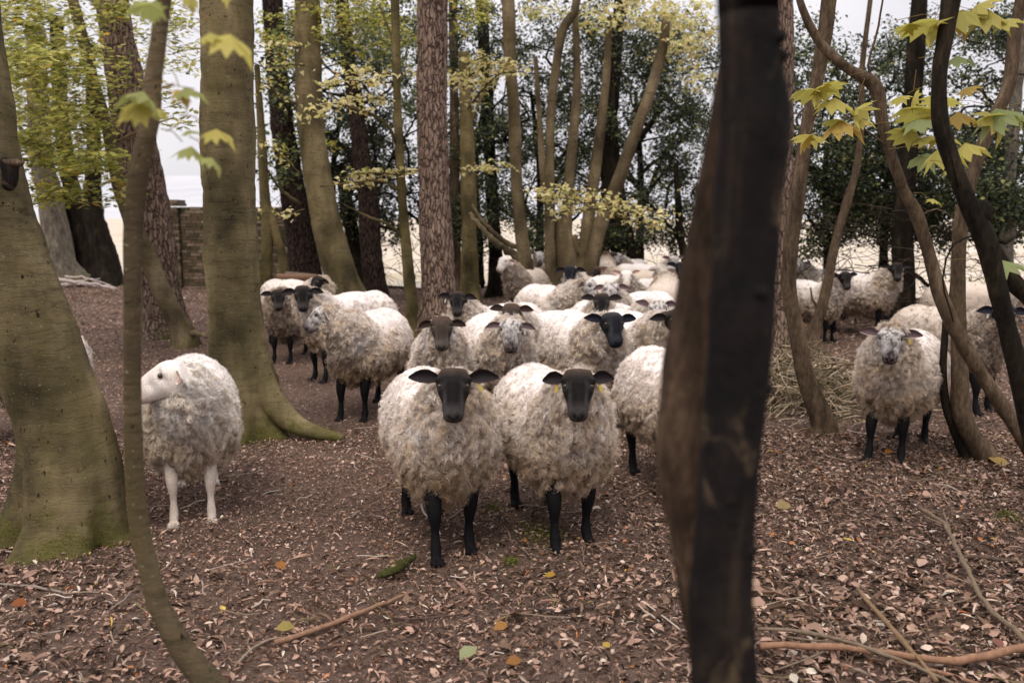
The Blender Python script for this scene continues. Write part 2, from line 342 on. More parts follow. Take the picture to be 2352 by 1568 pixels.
# ------------------------------------------------------------------ sheep
def head_frame(hyaw, pitch, lift=0., kk=None):
    f = np.array([sin(hyaw), -cos(hyaw), 0]); z = np.array([0, 0, 1.]); s = np.array([cos(hyaw), sin(hyaw), 0])
    ky = hyaw*(.7 if abs(hyaw) < .9 else .33) if kk is None else kk; NB = np.array([0, -.34, .74]); off = np.array([sin(ky)*.22, -cos(ky)*.22, .245+lift]); P = NB+off
    return P, f*cos(pitch)-z*sin(pitch), f*sin(pitch)+z*cos(pitch), s, NB
HR = [(0, .058, .050, .0), (.07, .072, .066, .0), (.2, .080, .080, .0), (.33, .081, .080, .002), (.45, .072, .070, .003), (.58, .058, .062, .001), (.70, .051, .057, -.001), (.82, .051, .052, -.003), (.91, .050, .047, -.004), (.97, .042, .038, -.005), (1.0, .028, .025, -.006)]
def head_mesh(P, a, nn, s, Lh=.265):
    hr = np.array(HR); t = np.linspace(0, 1, 34); w = np.interp(t, hr[:, 0], hr[:, 1]); h = np.interp(t, hr[:, 0], hr[:, 2]); of = np.interp(t, hr[:, 0], hr[:, 3])
    w = np.convolve(np.pad(w, 2, 'edge'), np.ones(5)/5, 'valid'); w[-1] = .018
    ang = np.linspace(0, 2*pi, 36, endpoint=False); ca, sa = np.cos(ang), np.sin(ang)
    sx = np.sign(ca)*np.abs(ca)**.85; sy = np.sign(sa)*np.abs(sa)**.8
    nar = 1-.22*np.clip(sa, 0, 1)*sstep(.4, .7, t)[:, None]   # muzzle bridge narrower in front
    V = (P+a*Lh*t[:, None])[:, None]+(w[:, None]*sx*nar)[..., None]*s+((h[:, None]*sy)+of[:, None])[..., None]*nn
    # eye sockets, brow, nostrils, mouth
    T = t[:, None]+0*sx; SX = np.abs(sx)+0*T; SY = sy+0*T
    eye = np.exp(-((T-.34)/.06)**2-((SY-.42)/.35)**2)*(SX > .5)
    brow = np.exp(-((T-.24)/.05)**2-((SY-.5)/.3)**2)*(SX > .45)
    nos = np.exp(-((T-.93)/.03)**2-((SX-.5)/.16)**2)*(SY > .2)
    mouth = np.exp(-((SY+.12)/.1)**2)*(T > .80)
    cen = (P+a*Lh*t[:, None])[:, None]; dr = V-cen; cheek = np.exp(-((T-.60)/.07)**2-((SY-.25)/.35)**2)*(SX > .4); V = V-nrm(dr)*(.020*eye-.015*brow+.017*nos+.012*mouth+.010*cheek-.006*np.exp(-((T-.62)/.2)**2-(SX/.35)**2)*(SY > .3))[..., None]
    return V.reshape(-1, 3), t
def leg_paths(rs):
    o = []
    for s in (-1, 1):
        d = rs[s+1]
        o.append(([(s*.105, -.30, .52), (s*.105, -.30, .42), (s*.100, -.335+d*.6, .26), (s*.098, -.33+d*.85, .15), (s*.098, -.335+d, .075), (s*.10, -.352+d, .035), (s*.10, -.368+d, .0)],
                  [.075, .05, .039, .0215, .029, .027, .031]))
        d = rs[s+2] if s == -1 else rs[3]
        o.append(([(s*.12, .34, .52), (s*.13, .27, .42), (s*.115, .40+d*.5, .30), (s*.105, .425+d*.7, .26), (s*.10, .40+d, .15), (s*.10, .395+d, .075), (s*.10, .375+d, .035), (s*.10, .36+d, .0)],
                  [.11, .07, .038, .036, .023, .028, .028, .031]))
    return o
def remesh(V, Fs, vox, sm):
    me = mesh('tmp', V, Fs); o = bpy.data.objects.new('tmp', me); COL.objects.link(o)
    r = o.modifiers.new('r', 'REMESH'); r.mode = 'VOXEL'; r.voxel_size = vox
    k = o.modifiers.new('s', 'SMOOTH'); k.iterations = sm; k.factor = .5
    dg = bpy.context.evaluated_depsgraph_get(); e = o.evaluated_get(dg); m2 = e.to_mesh()
    nv = len(m2.vertices); co = np.empty(nv*3, np.float32); m2.vertices.foreach_get('co', co); no = np.empty(nv*3, np.float32); m2.vertices.foreach_get('normal', no)
    nl = len(m2.loops); li = np.empty(nl, np.int32); m2.loops.foreach_get('vertex_index', li); np_ = len(m2.polygons)
    lt = np.empty(np_, np.int32); m2.polygons.foreach_get('loop_total', lt)
    q = li[:np_*4].reshape(-1, 4) if (lt == 4).all() else None
    if q is None:
        st = np.concatenate([[0], np.cumsum(lt)[:-1]]); q4 = st[lt == 4]; q3 = st[lt == 3]
        q = li[q4[:, None]+np.arange(4)]; tr = li[q3[:, None]+np.arange(3)]
        F = [q] + ([tr] if len(tr) else [])
    else: F = [q]
    e.to_mesh_clear(); bpy.data.objects.remove(o); bpy.data.meshes.remove(me)
    return co.reshape(-1, 3).astype(float), no.reshape(-1, 3).astype(float), F
HEADC = {'black': ((.0125, .0105, .0100), (.055, .036, .026), (.058, .052, .050)), 'brown': ((.052, .038, .030), (.085, .05, .034), (.115, .095, .082)),
         'white': ((.78, .71, .65), (.80, .73, .66), (.60, .49, .43)), 'speckled': ((.56, .52, .50), (.5, .44, .38), (.16, .13, .13)), 'bluish': ((.009, .010, .014), (.04, .035, .035), (.026, .028, .036))}
WOOL = {'white': ((.86, .81, .77), (.82, .70, .56), (.46, .34, .235)), 'clean': ((.80, .735, .695), (.76, .615, .455), (.36, .245, .15)), 'tan': ((.82, .745, .695), (.76, .60, .425), (.33, .22, .13)), 'dull': ((.60, .51, .43), (.44, .33, .24), (.20, .14, .10))}
def sheep(label, px, d, head, rz, hw=None, pitch=58, leg='black', wool='clean', sc=1., lod=1, steps=None, hs=1., group='sheep of the flock', tags='wy', droop=6, lift=0., topknot=0, seed=0, reach=None, earfold=0., py=None, ear=(.135, .031)):
    """px: column of the mid point between the front hooves, d: its distance, rz: heading (0 faces the camera), hw: heading of the face"""
    rz = RAD(rz); hw = rz if hw is None else RAD(hw); hy = hw-rz
    hy = (hy+pi) % (2*pi)-pi
    fx = (px-1176)/FPX*d*1.0/(cos(PITCH)); Rz = lambda v: np.array([v[0]*cos(rz)-v[1]*sin(rz), v[0]*sin(rz)+v[1]*cos(rz), v[2]])
    fpt = W(px, 784+FPX*math.tan(math.atan(CAMH/d)-PITCH), d); root = fpt-Rz(np.array([0, -.35, 0]))*sc; root[2] = float(ghz(root[:1], root[1:2])[0])-.008
    steps = steps or [random.uniform(-.05, .05) for _ in range(4)]
    sc *= 1 if seed < 6 else random.uniform(.95, 1.05); e = tag(empty('sheep', root, rz, sc), label, 'sheep', group)
    P, a, nn, s, NB = head_frame(hy, RAD(pitch), lift, reach); Lh = .242*hs
    sd = 100+seed*17+int(px)
    # --- body: torso, neck, legs and head as one skin
    mb = MB(); mb.add(*uvell((0, .05, .62), (.20, .46, .21))); mb.add(*uvell((0, -.24, .64), (.17, .2, .2)))
    Q, R = crom([NB+[0, .05, -.05], (NB+P)/2, P+a*.05-nn*.02], [.12, .085, .065], .02); mb.add(*tube(Q, R, 16))
    for pth, rad in leg_paths(steps):
        Q, R = crom(pth, np.array(rad)*(.86 if leg == 'white' else 1), .02); mb.add(*tube(Q, R, 12)); h0 = np.array(pth[-1]); [mb.add(*uvell(h0+np.array([q_*.018, -.014, .014]), (.019, .036, .024), 10, 7)) for q_ in (-1, 1)]
    hv, t = head_mesh(P, a, nn, s, Lh); cl_ = P+a*Lh*t[:, None]; cl_ = np.repeat(cl_, 36, 0); hv = cl_+(hv-cl_)*hs; hv2 = np.vstack([hv, P-a*.01, P+a*Lh*1.005-nn*.006]); nseg = 36; k = len(hv); j = np.arange(nseg)
    mb.add(hv2, [grid_faces(34, nseg), np.vstack([np.stack([np.full(nseg, k), (j+1) % nseg, j], 1), np.stack([np.full(nseg, k+1), k-nseg+j, k-nseg+(j+1) % nseg], 1)])])
    V, _, F = remesh(np.vstack(mb.V), [np.vstack(f) for f in mb.F.values()], {1: .0065, 2: .009, 3: .013}[lod], {1: 2, 2: 2, 3: 1}[lod])
    main, top, muz = [np.array(c) for c in HEADC[head]]
    rel = V-P; ta = rel@a/Lh; ts = np.abs(rel@s); tn = rel@nn; hm = (ta > -.4) & (ta < 1.15) & (ts < .11) & (np.abs(tn) < .12) & (V[:, 2] > .5)
    lw = {'black': (.007, .0065, .007), 'white': (.62, .53, .45), 'mixed': (.05, .038, .03)}[leg]
    C = np.tile(np.array(lw), (len(V), 1)).astype(float)
    ns = fbm(V, 28, 3, sd)[:, None]
    if leg == 'white': C = C*(.72+.45*fbm(V, 14, 3, sd)[:, None]); C = np.where(V[:, 2:3] < .03, C*.8, C)
    if leg == 'mixed': C = np.where(fbm(V, 20, 3, sd)[:, None] > .56, np.array([[.3, .24, .2]]), C)
    torso = (V[:, 2] > .42) & ~hm; C[torso] = (.30, .22, .16)
    hc = main+(top-main)*sstep(.25, .0, ta)[:, None]+(muz-main)*sstep(.62, .85, ta)[:, None]
    if head == 'speckled':
        q = fbm(V, 70, 3, sd); dk = sstep(.50, .62, q)[:, None]; hc = hc*(1-dk*.68)
        br = (np.exp(-(ts/.022)**2)*sstep(.3, .45, ta)*sstep(.95, .8, ta))[:, None]; hc = hc*(1-.55*br)
    if head in ('white',): hc = hc*(.86+.22*ns)
    if head in ('black', 'brown', 'bluish'): hc = hc*(.6+.8*ns)+((.06*np.exp(-((ts-.040)/.010)**2-((ta-.60)/.13)**2)+.05*np.exp(-((ta-.34)/.07)**2-((tn-.045)/.03)**2)*(ts > .03))*(.3+fbm(V, 60, 2, sd)))[:, None]
    if True:
        nos = (np.exp(-((ts-.020+(ta-.93)*.15)/.009)**2-((ta-.945)/.035)**2)*(tn > -.012))[:, None]; hc = hc*(1-.9*np.clip(nos*1.3, 0, 1))
        ln = (np.exp(-(ts/.006)**2)*sstep(.93, .97, ta))[:, None]; hc = hc*(1-.7*ln)
        mo = (np.exp(-((tn+.006)/.005)**2)*(ta > .84))[:, None]; hc = hc*(1-.75*mo)
        ey = (np.exp(-((ta-.345)/.05)**2-((tn-.034)/.012)**2)*(ts > .045))[:, None]; hc = hc*(1-.85*ey)
    C[hm] = hc[hm]
    # --- ears
    eb = MB(); nu, nv = 12, 9; U = np.linspace(0, 1, nu); VV = np.linspace(-1, 1, nv); el, ew = ear
    roots = []
    for sgn in (-1, 1):
        dr = RAD(droop+random.uniform(-7, 7)); ex = nrm(s*sgn*cos(dr)-np.array([0, 0, 1])*sin(dr)-nn*.12*0-a*0); er = P+a*.035+s*sgn*.060-nn*.012
        up = nrm(np.array([0, 0, 1])-ex*ex[2]+nn*0); fw = np.cross(ex, up)*sgn; fw = fw if np.dot(fw, a+nn) > 0 else -fw
        if earfold: ex = nrm(ex-np.array([s[1], -s[0], 0])*earfold)
        wv = np.interp(U, [0, .12, .35, .62, .85, 1], [.014, .019, 1*ew, .95*ew, .55*ew, .004])
        for side in (1, -1):
            Pt = er+(ex*el)*U[:, None, None]+up*(wv[:, None]*VV[None])[..., None]+up*(.012*np.sin(U*pi))[:, None, None]+fw*((VV[None]**2-.5)*wv[:, None]*.65+side*.0028-.012*U[:, None]**2)[..., None]
            f = grid_faces(nu, nv, False)
            inner = {'black': (.028, .022, .024), 'bluish': (.02, .02, .03), 'brown': (.04, .025, .02), 'white': (.45, .30, .26), 'speckled': (.14, .095, .10)}[head]; outer = main if head != 'speckled' else np.array([.40, .33, .30])
            cc = np.tile(np.array(inner if side == 1 else outer), (nu*nv, 1)); edge = (np.abs(VV)[None]+0*U[:, None]).ravel() > .95
            cc[edge] = np.array(outer)*1.3 if head != 'black' else (.06, .045, .04)
            eb.add(Pt.reshape(-1, 3), [f if side*sgn > 0 else f[:, ::-1]], cc)
        roots.append((er+ex*el*.38-up*wv[4]*.75+fw*.006, ex, up, fw))
    nV = len(V); V = np.vstack([V]+eb.V); C = np.vstack([C]+eb.C)
    me = mesh('body', V, F+[np.vstack(eb.F[4])+nV], np.clip(C, 0, 1)); ob('body', me, M['skin'], e)
    if lod < 3:
        for sgn in (-1, 1):
            c0 = P+a*Lh*.345+s*sgn*.0605*hs+nn*.034*hs; ev, ef = uvell(c0, (.0145,)*3, 14, 10); ob('eye', mesh('eye', ev, ef), M['eye'], e)
    if lod < 3 and tags:
        for (c0, ex, up, fw), tg in zip(roots, tags):
            if tg == '-': continue
            hx = nrm(ex*.3+up*-1); bx = np.array([[x, y, z] for x in (-.006, .006) for y in (-.002, .002) for z in (-.004, .034)])
            bx[:, 0] *= 1+.3*(bx[:, 2] > 0)
            Vt = c0+bx[:, :1]*ex+bx[:, 1:2]*fw+bx[:, 2:]*hx
            ob('ear_tag', mesh('ear_tag', Vt, [np.array([(0, 1, 3, 2), (4, 6, 7, 5), (0, 4, 5, 1), (2, 3, 7, 6), (0, 2, 6, 4), (1, 5, 7, 3)])], smooth=False), M['tag_y' if tg == 'y' else 'tag_w'], e)
    # --- fleece
    mb = MB(); mb.add(*uvell((0, .10, .575), (.250, .46, .285))); mb.add(*uvell((0, -.20, .55), (.238, .235, .278))); mb.add(*uvell((0, .36, .58), (.236, .24, .275))); mb.add(*uvell((0, -.22, .68), (.19, .2, .17)))
    hb = P-nn*.075+a*.03
    for u, r in ((0, .19), (.3, .168), (.55, .14), (.8, .105), (1, .075)):
        c0 = NB*(1-u)+hb*u+np.array([0, .03*(1-u), -.045]); mb.add(*uvell(c0, (r, r, r*1.05), 16, 10))
    if topknot: mb.add(*uvell(P+a*.015-nn*.01, (.075, .06, .05), 16, 10))
    vox = {1: .010, 2: .014, 3: .026}[lod]
    V, Nn, F = remesh(np.vstack(mb.V), [np.vstack(f) for f in mb.F.values()], vox, {1: 24, 2: 14, 3: 6}[lod])
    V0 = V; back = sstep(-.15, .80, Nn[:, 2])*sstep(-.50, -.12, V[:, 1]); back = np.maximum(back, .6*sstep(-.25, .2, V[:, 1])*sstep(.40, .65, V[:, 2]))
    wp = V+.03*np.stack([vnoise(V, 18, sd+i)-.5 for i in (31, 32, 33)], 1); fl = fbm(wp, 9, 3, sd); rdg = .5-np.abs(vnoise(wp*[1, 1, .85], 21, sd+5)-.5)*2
    V = V+Nn*((1-back)*(.048*(fl-.45)+.042*rdg)+back*.014*(fl-.5))[:, None]
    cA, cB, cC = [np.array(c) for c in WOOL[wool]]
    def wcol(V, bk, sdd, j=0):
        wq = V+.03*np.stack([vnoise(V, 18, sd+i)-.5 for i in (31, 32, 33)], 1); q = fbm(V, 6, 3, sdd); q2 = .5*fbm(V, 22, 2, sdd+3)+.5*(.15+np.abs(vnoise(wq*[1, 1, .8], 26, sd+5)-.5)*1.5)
        dirt_crease = np.clip(1-bk, 0, 1)*np.clip(.50+1.0*(q-.5)+1.5*(q2-.45), 0, 1); c = cA*(1-dirt_crease[:, None])+cB*dirt_crease[:, None]  # dirt tint off the back, plus shade painted into the clump creases
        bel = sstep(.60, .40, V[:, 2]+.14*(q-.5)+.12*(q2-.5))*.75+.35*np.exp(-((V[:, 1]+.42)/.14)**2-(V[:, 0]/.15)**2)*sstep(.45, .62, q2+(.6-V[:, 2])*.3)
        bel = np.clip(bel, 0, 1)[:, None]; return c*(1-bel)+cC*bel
    C = wcol(V, back, sd)*(.46+.52*back[:, None])  # undercoat darkened away from the back, painting shade into gaps between tufts
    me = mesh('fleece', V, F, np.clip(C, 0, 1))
    nT, nS = {1: (4300, 26), 2: (2100, 12), 3: (600, 5)}[lod]; thick = {1: 1.05, 2: 1.9, 3: 4.2}[lod]
    q = F[0]; ar = np.linalg.norm(np.cross(V[q[:, 2]]-V[q[:, 0]], V[q[:, 3]]-V[q[:, 1]]), axis=1)
    pk = rng.choice(len(q), nT, p=ar/ar.sum()); uv = rng.random((nT, 2))
    A_, B_, C_, D_ = [V[q[pk, i]] for i in range(4)]; u, v = uv[:, :1], uv[:, 1:]
    p = A_*(1-u)*(1-v)+B_*u*(1-v)+C_*u*v+D_*(1-u)*v; nr = nrm(Nn[q[pk, 0]]); bk = back[q[pk, 0]]
    flow = np.stack([fbm(p, 7, 2, sd+i*7)-.5 for i in (1, 2, 3)], 1)*4
    dn = np.array([0, 0, -1.])
    dr = nrm(nr*(.62+.5*bk[:, None])+flow*.55*(1-bk[:, None]*.6)+dn*.16*(1-bk[:, None])+rng.normal(0, .42, (nT, 3)))
    ln = (.022+.024*rng.random(nT))*(1-.70*bk)
    rl = p-P; fa = rl@a/Lh; on = (np.abs(rl@s) < .09) & (fa > .10-.12*(1-topknot)) & (fa < 1.15) & (rl@nn > -.03); ln = np.where(on, ln*.3, ln)
    tc = .84+.26*rng.random((nT, 1))**.7; tph = rng.random(nT)*6.28; tw_ = 2.2+2.6*rng.random(nT)
    side = nrm(np.cross(dr, nr+rng.normal(0, .5, (nT, 3)))); oth = np.cross(dr, side)
    ti = np.repeat(np.arange(nT), nS); nL = len(ti); T1 = nrm(np.cross(nr, [.3, .2, 1.])); T2 = np.cross(nr, T1)
    sp = {1: .0095, 2: .012, 3: .02}[lod]; o1 = rng.normal(0, sp, (nL, 1)); o2 = rng.normal(0, sp, (nL, 1)); off = T1[ti]*o1+T2[ti]*o2
    base = p[ti]+off-nr[ti]*(.005+(o1**2+o2**2)*2.2); L1 = ln[ti]*(.75+.4*rng.random(nL)); con = (.62-.5*bk)[ti][:, None]+rng.normal(0, .18, (nL, 1)); jit = rng.normal(0, .22, (nL, 3))
    rings = 6 if lod == 1 else 5 if lod == 2 else 4; U = np.linspace(0, 1, rings); rad = (.0008+.0007*rng.random(nL))*thick; Pk = []; ph2 = rng.random(nL)*1.6; ra = rng.random(nL)*6.28; rs_ = side[ti]*np.cos(ra)[:, None]+oth[ti]*np.sin(ra)[:, None]
    wob = ln[ti]*.42*(1-.6*bk[ti])
    for uu in U:
        c0 = base+(dr[ti]+jit*uu)*(L1*uu)[:, None]-off*con*uu**1.3+nr[ti]*(L1*.22*math.sin(uu*pi))[:, None]
        c0 = c0+side[ti]*(wob*np.sin(tph[ti]+ph2+tw_[ti]*uu*3.1)*uu)[:, None]+oth[ti]*(wob*np.cos(tph[ti]+ph2+tw_[ti]*uu*3.1)*uu)[:, None]+dn*(.15*L1*uu**2*(1-bk[ti]))[:, None]
        rr = rad*(1-uu**2*.75)
        Pk.append(c0+rs_*rr[:, None]); Pk.append(c0-rs_*rr[:, None])
    LV = np.stack(Pk, 1); kq = rings*2; bf = grid_faces(rings, 2, False)
    LF = (bf[None]+np.arange(nL)[:, None, None]*kq).reshape(-1, 4)
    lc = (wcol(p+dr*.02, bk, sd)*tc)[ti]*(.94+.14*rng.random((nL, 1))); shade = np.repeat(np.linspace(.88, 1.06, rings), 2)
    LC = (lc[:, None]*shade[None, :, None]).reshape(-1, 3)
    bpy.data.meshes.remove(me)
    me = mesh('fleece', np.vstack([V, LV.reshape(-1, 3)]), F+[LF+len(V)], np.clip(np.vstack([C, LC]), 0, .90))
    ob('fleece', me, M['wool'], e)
    return e
def X(px, d): return px
import os
FAST = False
SH = [
 # nearest
 dict(label='black-faced sheep nearest the camera, left of the front pair, with wide level ears', px=1042, d=4.36, head='black', rz=17, hw=2, pitch=62, wool='tan', lod=1, steps=[-.05, .02, .06, 0], tags='wy', droop=-2, seed=1, ear=(.150, .033)),
 dict(label='black-faced sheep right of the front pair, a yellow tag in each short ear', px=1314, d=4.50, head='black', rz=15, hw=-3, pitch=63, wool='tan', lod=1, steps=[-.03, .02, .05, 0], tags='yy', droop=0, seed=2, lift=-.02, ear=(.112, .033)),
 dict(label='white-faced sheep with white legs looking away to the left beside the thin curved sapling', px=444, d=4.86, head='white', leg='white', rz=17, hw=-84, pitch=24, wool='white', lod=1, steps=[0, .05, 0, .05], tags='--', droop=-8, seed=3, lift=-.09, reach=.05, hs=1.2, earfold=.35, ear=(.125, .036), sc=1.0),
 dict(label='grey speckled-faced woolly-topped sheep standing alone right of the heap of dead twigs', px=2032, d=6.15, head='speckled', leg='black', rz=-36, hw=-21, pitch=60, wool='tan', lod=1, steps=[-.05, .06, .02, 0], tags='-y', droop=0, seed=4, topknot=1, ear=(.135, .030), lift=-.03, sc=1.0),
 dict(label='sheep whose head is hidden behind the dark foreground tree, its fleece showing to the left', px=1596, d=5.15, hw=30, head='white', rz=13, wool='tan', lod=1, seed=5, tags=''),
 # middle left
 dict(label='speckled-faced sheep looking left, standing right of the big mossy beech', px=812, d=7.35, earfold=.4, head='speckled', rz=-14, hw=-92, pitch=38, wool='tan', lod=2, seed=6, lift=-.07, tags='w-', steps=[-.03, .03, 0, .04], topknot=1),
 dict(label='black-faced sheep facing the camera behind the speckled sheep that looks left', px=735, d=9.1, head='black', rz=-42, hw=12, pitch=62, wool='tan', lod=2, seed=7, tags='-w', lift=-.04, steps=[.02, -.04, 0, .03]),
 dict(label='black-faced sheep just right of the big mossy beech, partly hidden by its neighbour', px=648, d=10.3, head='black', rz=-18, hw=16, pitch=62, wool='dull', lod=2, seed=8, tags='-w', lift=-.10),
 dict(label='black-headed sheep peering from in front of the log pile, only its head showing', px=735, d=11.4, head='black', rz=60, hw=-50, pitch=50, wool='tan', lod=2, seed=9, tags='w-', lift=-.08),
 dict(label='sheep grazing behind the leaning tree at the left edge, only its pale rump showing', px=-100, d=6.6, head='black', rz=-80, hw=-85, pitch=75, wool='clean', lod=2, seed=10, lift=-.2, tags=''),
 # middle
 dict(label='brown-faced sheep facing the camera behind the left one of the front pair', px=1019, d=6.6, head='brown', rz=4, hw=3, pitch=64, wool='clean', lod=2, seed=11, tags='ww', droop=12, ear=(.115, .027)),
 dict(label='white speckled-faced sheep facing the camera between the brown-faced and the large black-faced sheep', px=1168, d=6.9, head='speckled', rz=14, hw=0, pitch=60, wool='clean', lod=2, seed=12, tags='ww', droop=8, lift=-.09, ear=(.12, .026)),
 dict(label='dark brown-headed sheep looking over the back of the white speckled-faced sheep', px=1190, d=7.9, head='brown', rz=-45, hw=-8, pitch=70, wool='clean', lod=2, seed=13, tags='ww', droop=8, lift=-.02),
 dict(label='black-faced sheep with a rusty neck standing before the brown pine trunk', px=1078, d=8.7, head='black', rz=-52, hw=2, pitch=62, wool='tan', lod=2, seed=14, tags='ww', lift=.02),
 dict(label='large black-faced sheep right of the middle with its long face turned slightly right', px=1372, d=6.9, head='bluish', rz=14, hw=16, pitch=56, wool='clean', lod=2, seed=15, tags='--', droop=-4, lift=-.07, sc=1.04),
 dict(label='black-headed sheep half hidden by the left edge of the dark foreground tree', px=1504, d=7.2, head='black', rz=18, hw=22, pitch=50, wool='clean', lod=2, seed=16, tags='w-', lift=-.07, droop=-2),
 dict(label='speckled-faced sheep with lowered head behind the half-hidden black-headed sheep', px=1478, d=8.2, head='speckled', rz=30, hw=12, pitch=66, wool='clean', lod=2, seed=17, tags='ww', droop=-12, lift=-.06),
 dict(label='black-faced sheep with level ears directly behind the large black-faced sheep', px=1376, d=8.6, head='black', rz=4, hw=-4, pitch=64, wool='clean', lod=2, seed=18, tags='ww', lift=.0, droop=4),
 dict(label='speckled-faced sheep with long pale back behind the level-eared black-faced one', px=1408, d=9.8, head='speckled', rz=-50, hw=-4, pitch=68, wool='clean', lod=2, seed=19, tags='-w', droop=10),
 dict(label='curly speckled sheep beside the many-stemmed tree, its head tucked down to the right', px=1305, d=10.2, head='speckled', rz=30, hw=60, pitch=58, wool='tan', lod=2, seed=20, tags='', topknot=1, lift=-.04),
 # back rows
 dict(label='blue-black headed sheep by the foot of the many-stemmed tree, darkest head of the back rows', px=1325, d=12.3, head='bluish', rz=-62, hw=-12, pitch=60, wool='clean', lod=3, seed=21, tags=''),
 dict(label='small pale-faced sheep looking straight at the camera in the back rows', px=1440, d=12.1, head='white', rz=-38, hw=-6, pitch=58, wool='clean', lod=2, seed=22, tags='', droop=-18),
 dict(label='pale sheep standing right of the small pale-faced one, seen from behind', px=1530, d=11.8, head='speckled', rz=165, hw=200, pitch=40, wool='dull', lod=3, seed=23, tags=''),
 dict(label='brown-backed sheep seen from behind in front of the dark double trunk', px=1390, d=15.6, head='brown', rz=172, wool='dull', lod=3, seed=24, tags=''),
 dict(label='dull brown sheep lying low behind the small pale-faced sheep', px=1405, d=14.0, head='brown', rz=-95, wool='dull', lod=3, seed=25, tags='', lift=-.1),
 dict(label='distant white sheep with a dark muzzle by the field edge, head raised', px=1526, d=15.2, head='speckled', rz=60, hw=10, wool='clean', lod=3, seed=26, tags='', droop=-15),
 dict(label='dark-headed brown sheep against the left edge of the foreground tree, in the back rows', px=1552, d=12.9, head='bluish', rz=6, hw=0, wool='dull', lod=3, seed=27, tags='', droop=-5),
 dict(label='pale sheep in the back rows showing only one dark raised ear beside the dark trunk', px=1432, d=17.2, head='speckled', rz=-30, hw=-40, wool='clean', lod=3, seed=28, tags='', droop=-35),
 dict(label='pale-faced sheep standing apart between the slim trunks, looking left from the shade', px=1188, d=13.6, head='white', rz=-22, hw=-50, pitch=48, wool='dull', lod=3, seed=29, tags='', lift=.04, leg='mixed'),
 dict(label='distant sheep with raised ears behind the forked slim trunk, at the wood edge', px=1238, d=16.5, head='speckled', rz=0, wool='dull', lod=3, seed=30, tags='', droop=-15),
 dict(label='distant sheep looking over the shoulder of the one behind the forked slim trunk', px=1268, d=16.0, head='brown', rz=10, wool='dull', lod=3, seed=31, tags='', lift=-.06),
 # right side
 dict(label='black-headed sheep behind the slanting sapling right of the foreground tree, one ear out', px=1908, d=11.9, head='black', rz=42, hw=8, pitch=58, wool='clean', lod=2, seed=32, tags='-y', droop=-2, sc=.97),
 dict(label='black-headed sheep with rounded pale back standing against the dark trunk at right', px=2030, d=12.6, head='black', rz=44, hw=-6, pitch=58, wool='tan', lod=2, seed=33, tags='', droop=-2, sc=1.08),
 dict(label='dark-headed sheep farthest back on the right, only its head and pale back seen', px=1850, d=14.6, head='speckled', rz=-72, hw=-45, wool='clean', lod=3, seed=34, tags=''),
 dict(label='large sheep with a blue-black face behind the crossing saplings at right', px=2252, d=7.7, head='bluish', rz=24, hw=-10, pitch=58, wool='dull', lod=2, seed=35, tags='w-', lift=-.06),
 dict(label='dull-backed sheep with its head down, standing at the field edge behind the blue-black faced one', px=2300, d=11.0, head='black', rz=82, hw=86, pitch=75, wool='dull', lod=3, seed=36, tags='', lift=-.3),
]
for s in SH: sheep(**s)

# ------------------------------------------------------------------ trees
TREES = {}
def trunk_mesh(P, R, seg, kind, flare, fh, lobes, seed, roots=(), step=None, butt=()):
    step = step or max(R.min()*.5, .02)
    P, R = crom(P, R, step); z = P[:, 2]-P[-1, 2]
    T, Nn, B = frames(P); a = np.linspace(0, 2*pi, seg, endpoint=False)
    ph = rng.random(3)*6.28
    lob = .45+1.25*(.5+.5*np.cos(lobes*a+ph[0]+.6*np.sin(2*a+ph[2])))**2+.2*np.cos((lobes+2)*a+ph[1])
    fl = flare*np.exp(-np.maximum(z, 0)/fh)
    rr = R[:, None]*(1+fl[:, None]*lob[None])
    oval = 1+.05*np.cos(2*a+ph[2]+0*a); rr = rr*oval
    if butt:
        dv = np.cos(a)[None, :, None]*Nn[:, None]+np.sin(a)[None, :, None]*B[:, None]; az = np.arctan2(dv[..., 1], dv[..., 0])
        zz_ = np.maximum(z, 0)[:, None]
        for (b0, wd, am, hh) in butt:
            dd_ = (az-RAD(b0)+pi) % (2*pi)-pi; rr = rr*(1+am*np.exp(-zz_/hh)*np.exp(-(dd_/RAD(wd))**2))
    V = P[:, None]+rr[..., None]*(np.cos(a)[None, :, None]*Nn[:, None]+np.sin(a)[None, :, None]*B[:, None])
    flat = V.reshape(-1, 3); dirs = nrm((V-P[:, None]).reshape(-1, 3)); rad = np.repeat(R, seg)
    if kind == 'pine':
        q = flat*[1, 1, .3]; dsp = (np.abs(fbm(q, 16, 3, seed)-.5)*2-.2)*.035*np.clip(rad/.2, .4, 1.3)+(fbm(flat, 2.5, 2, seed)-.5)*.10*rad
    elif kind == 'beech':
        dsp = (fbm(flat, 2.2, 2, seed)-.5)*.22*rad+(fbm(flat*[1, 1, 3.2], 5, 3, seed+4)-.5)*.10*rad
    else:
        dsp = (fbm(flat, 5, 3, seed)-.5)*.38*rad+(fbm(flat*[1, 1, .5], 22, 2, seed+3)-.5)*.16*rad
    flat = flat+dirs*dsp[:, None]
    n = len(flat); V2 = np.vstack([flat, P[0], P[-1]]); j = np.arange(seg); nr = len(P)
    F = [grid_faces(nr, seg), np.vstack([np.stack([np.full(seg, n), (j+1) % seg, j], 1), np.stack([np.full(seg, n+1), (nr-1)*seg+j, (nr-1)*seg+(j+1) % seg], 1)])]
    return V2, F
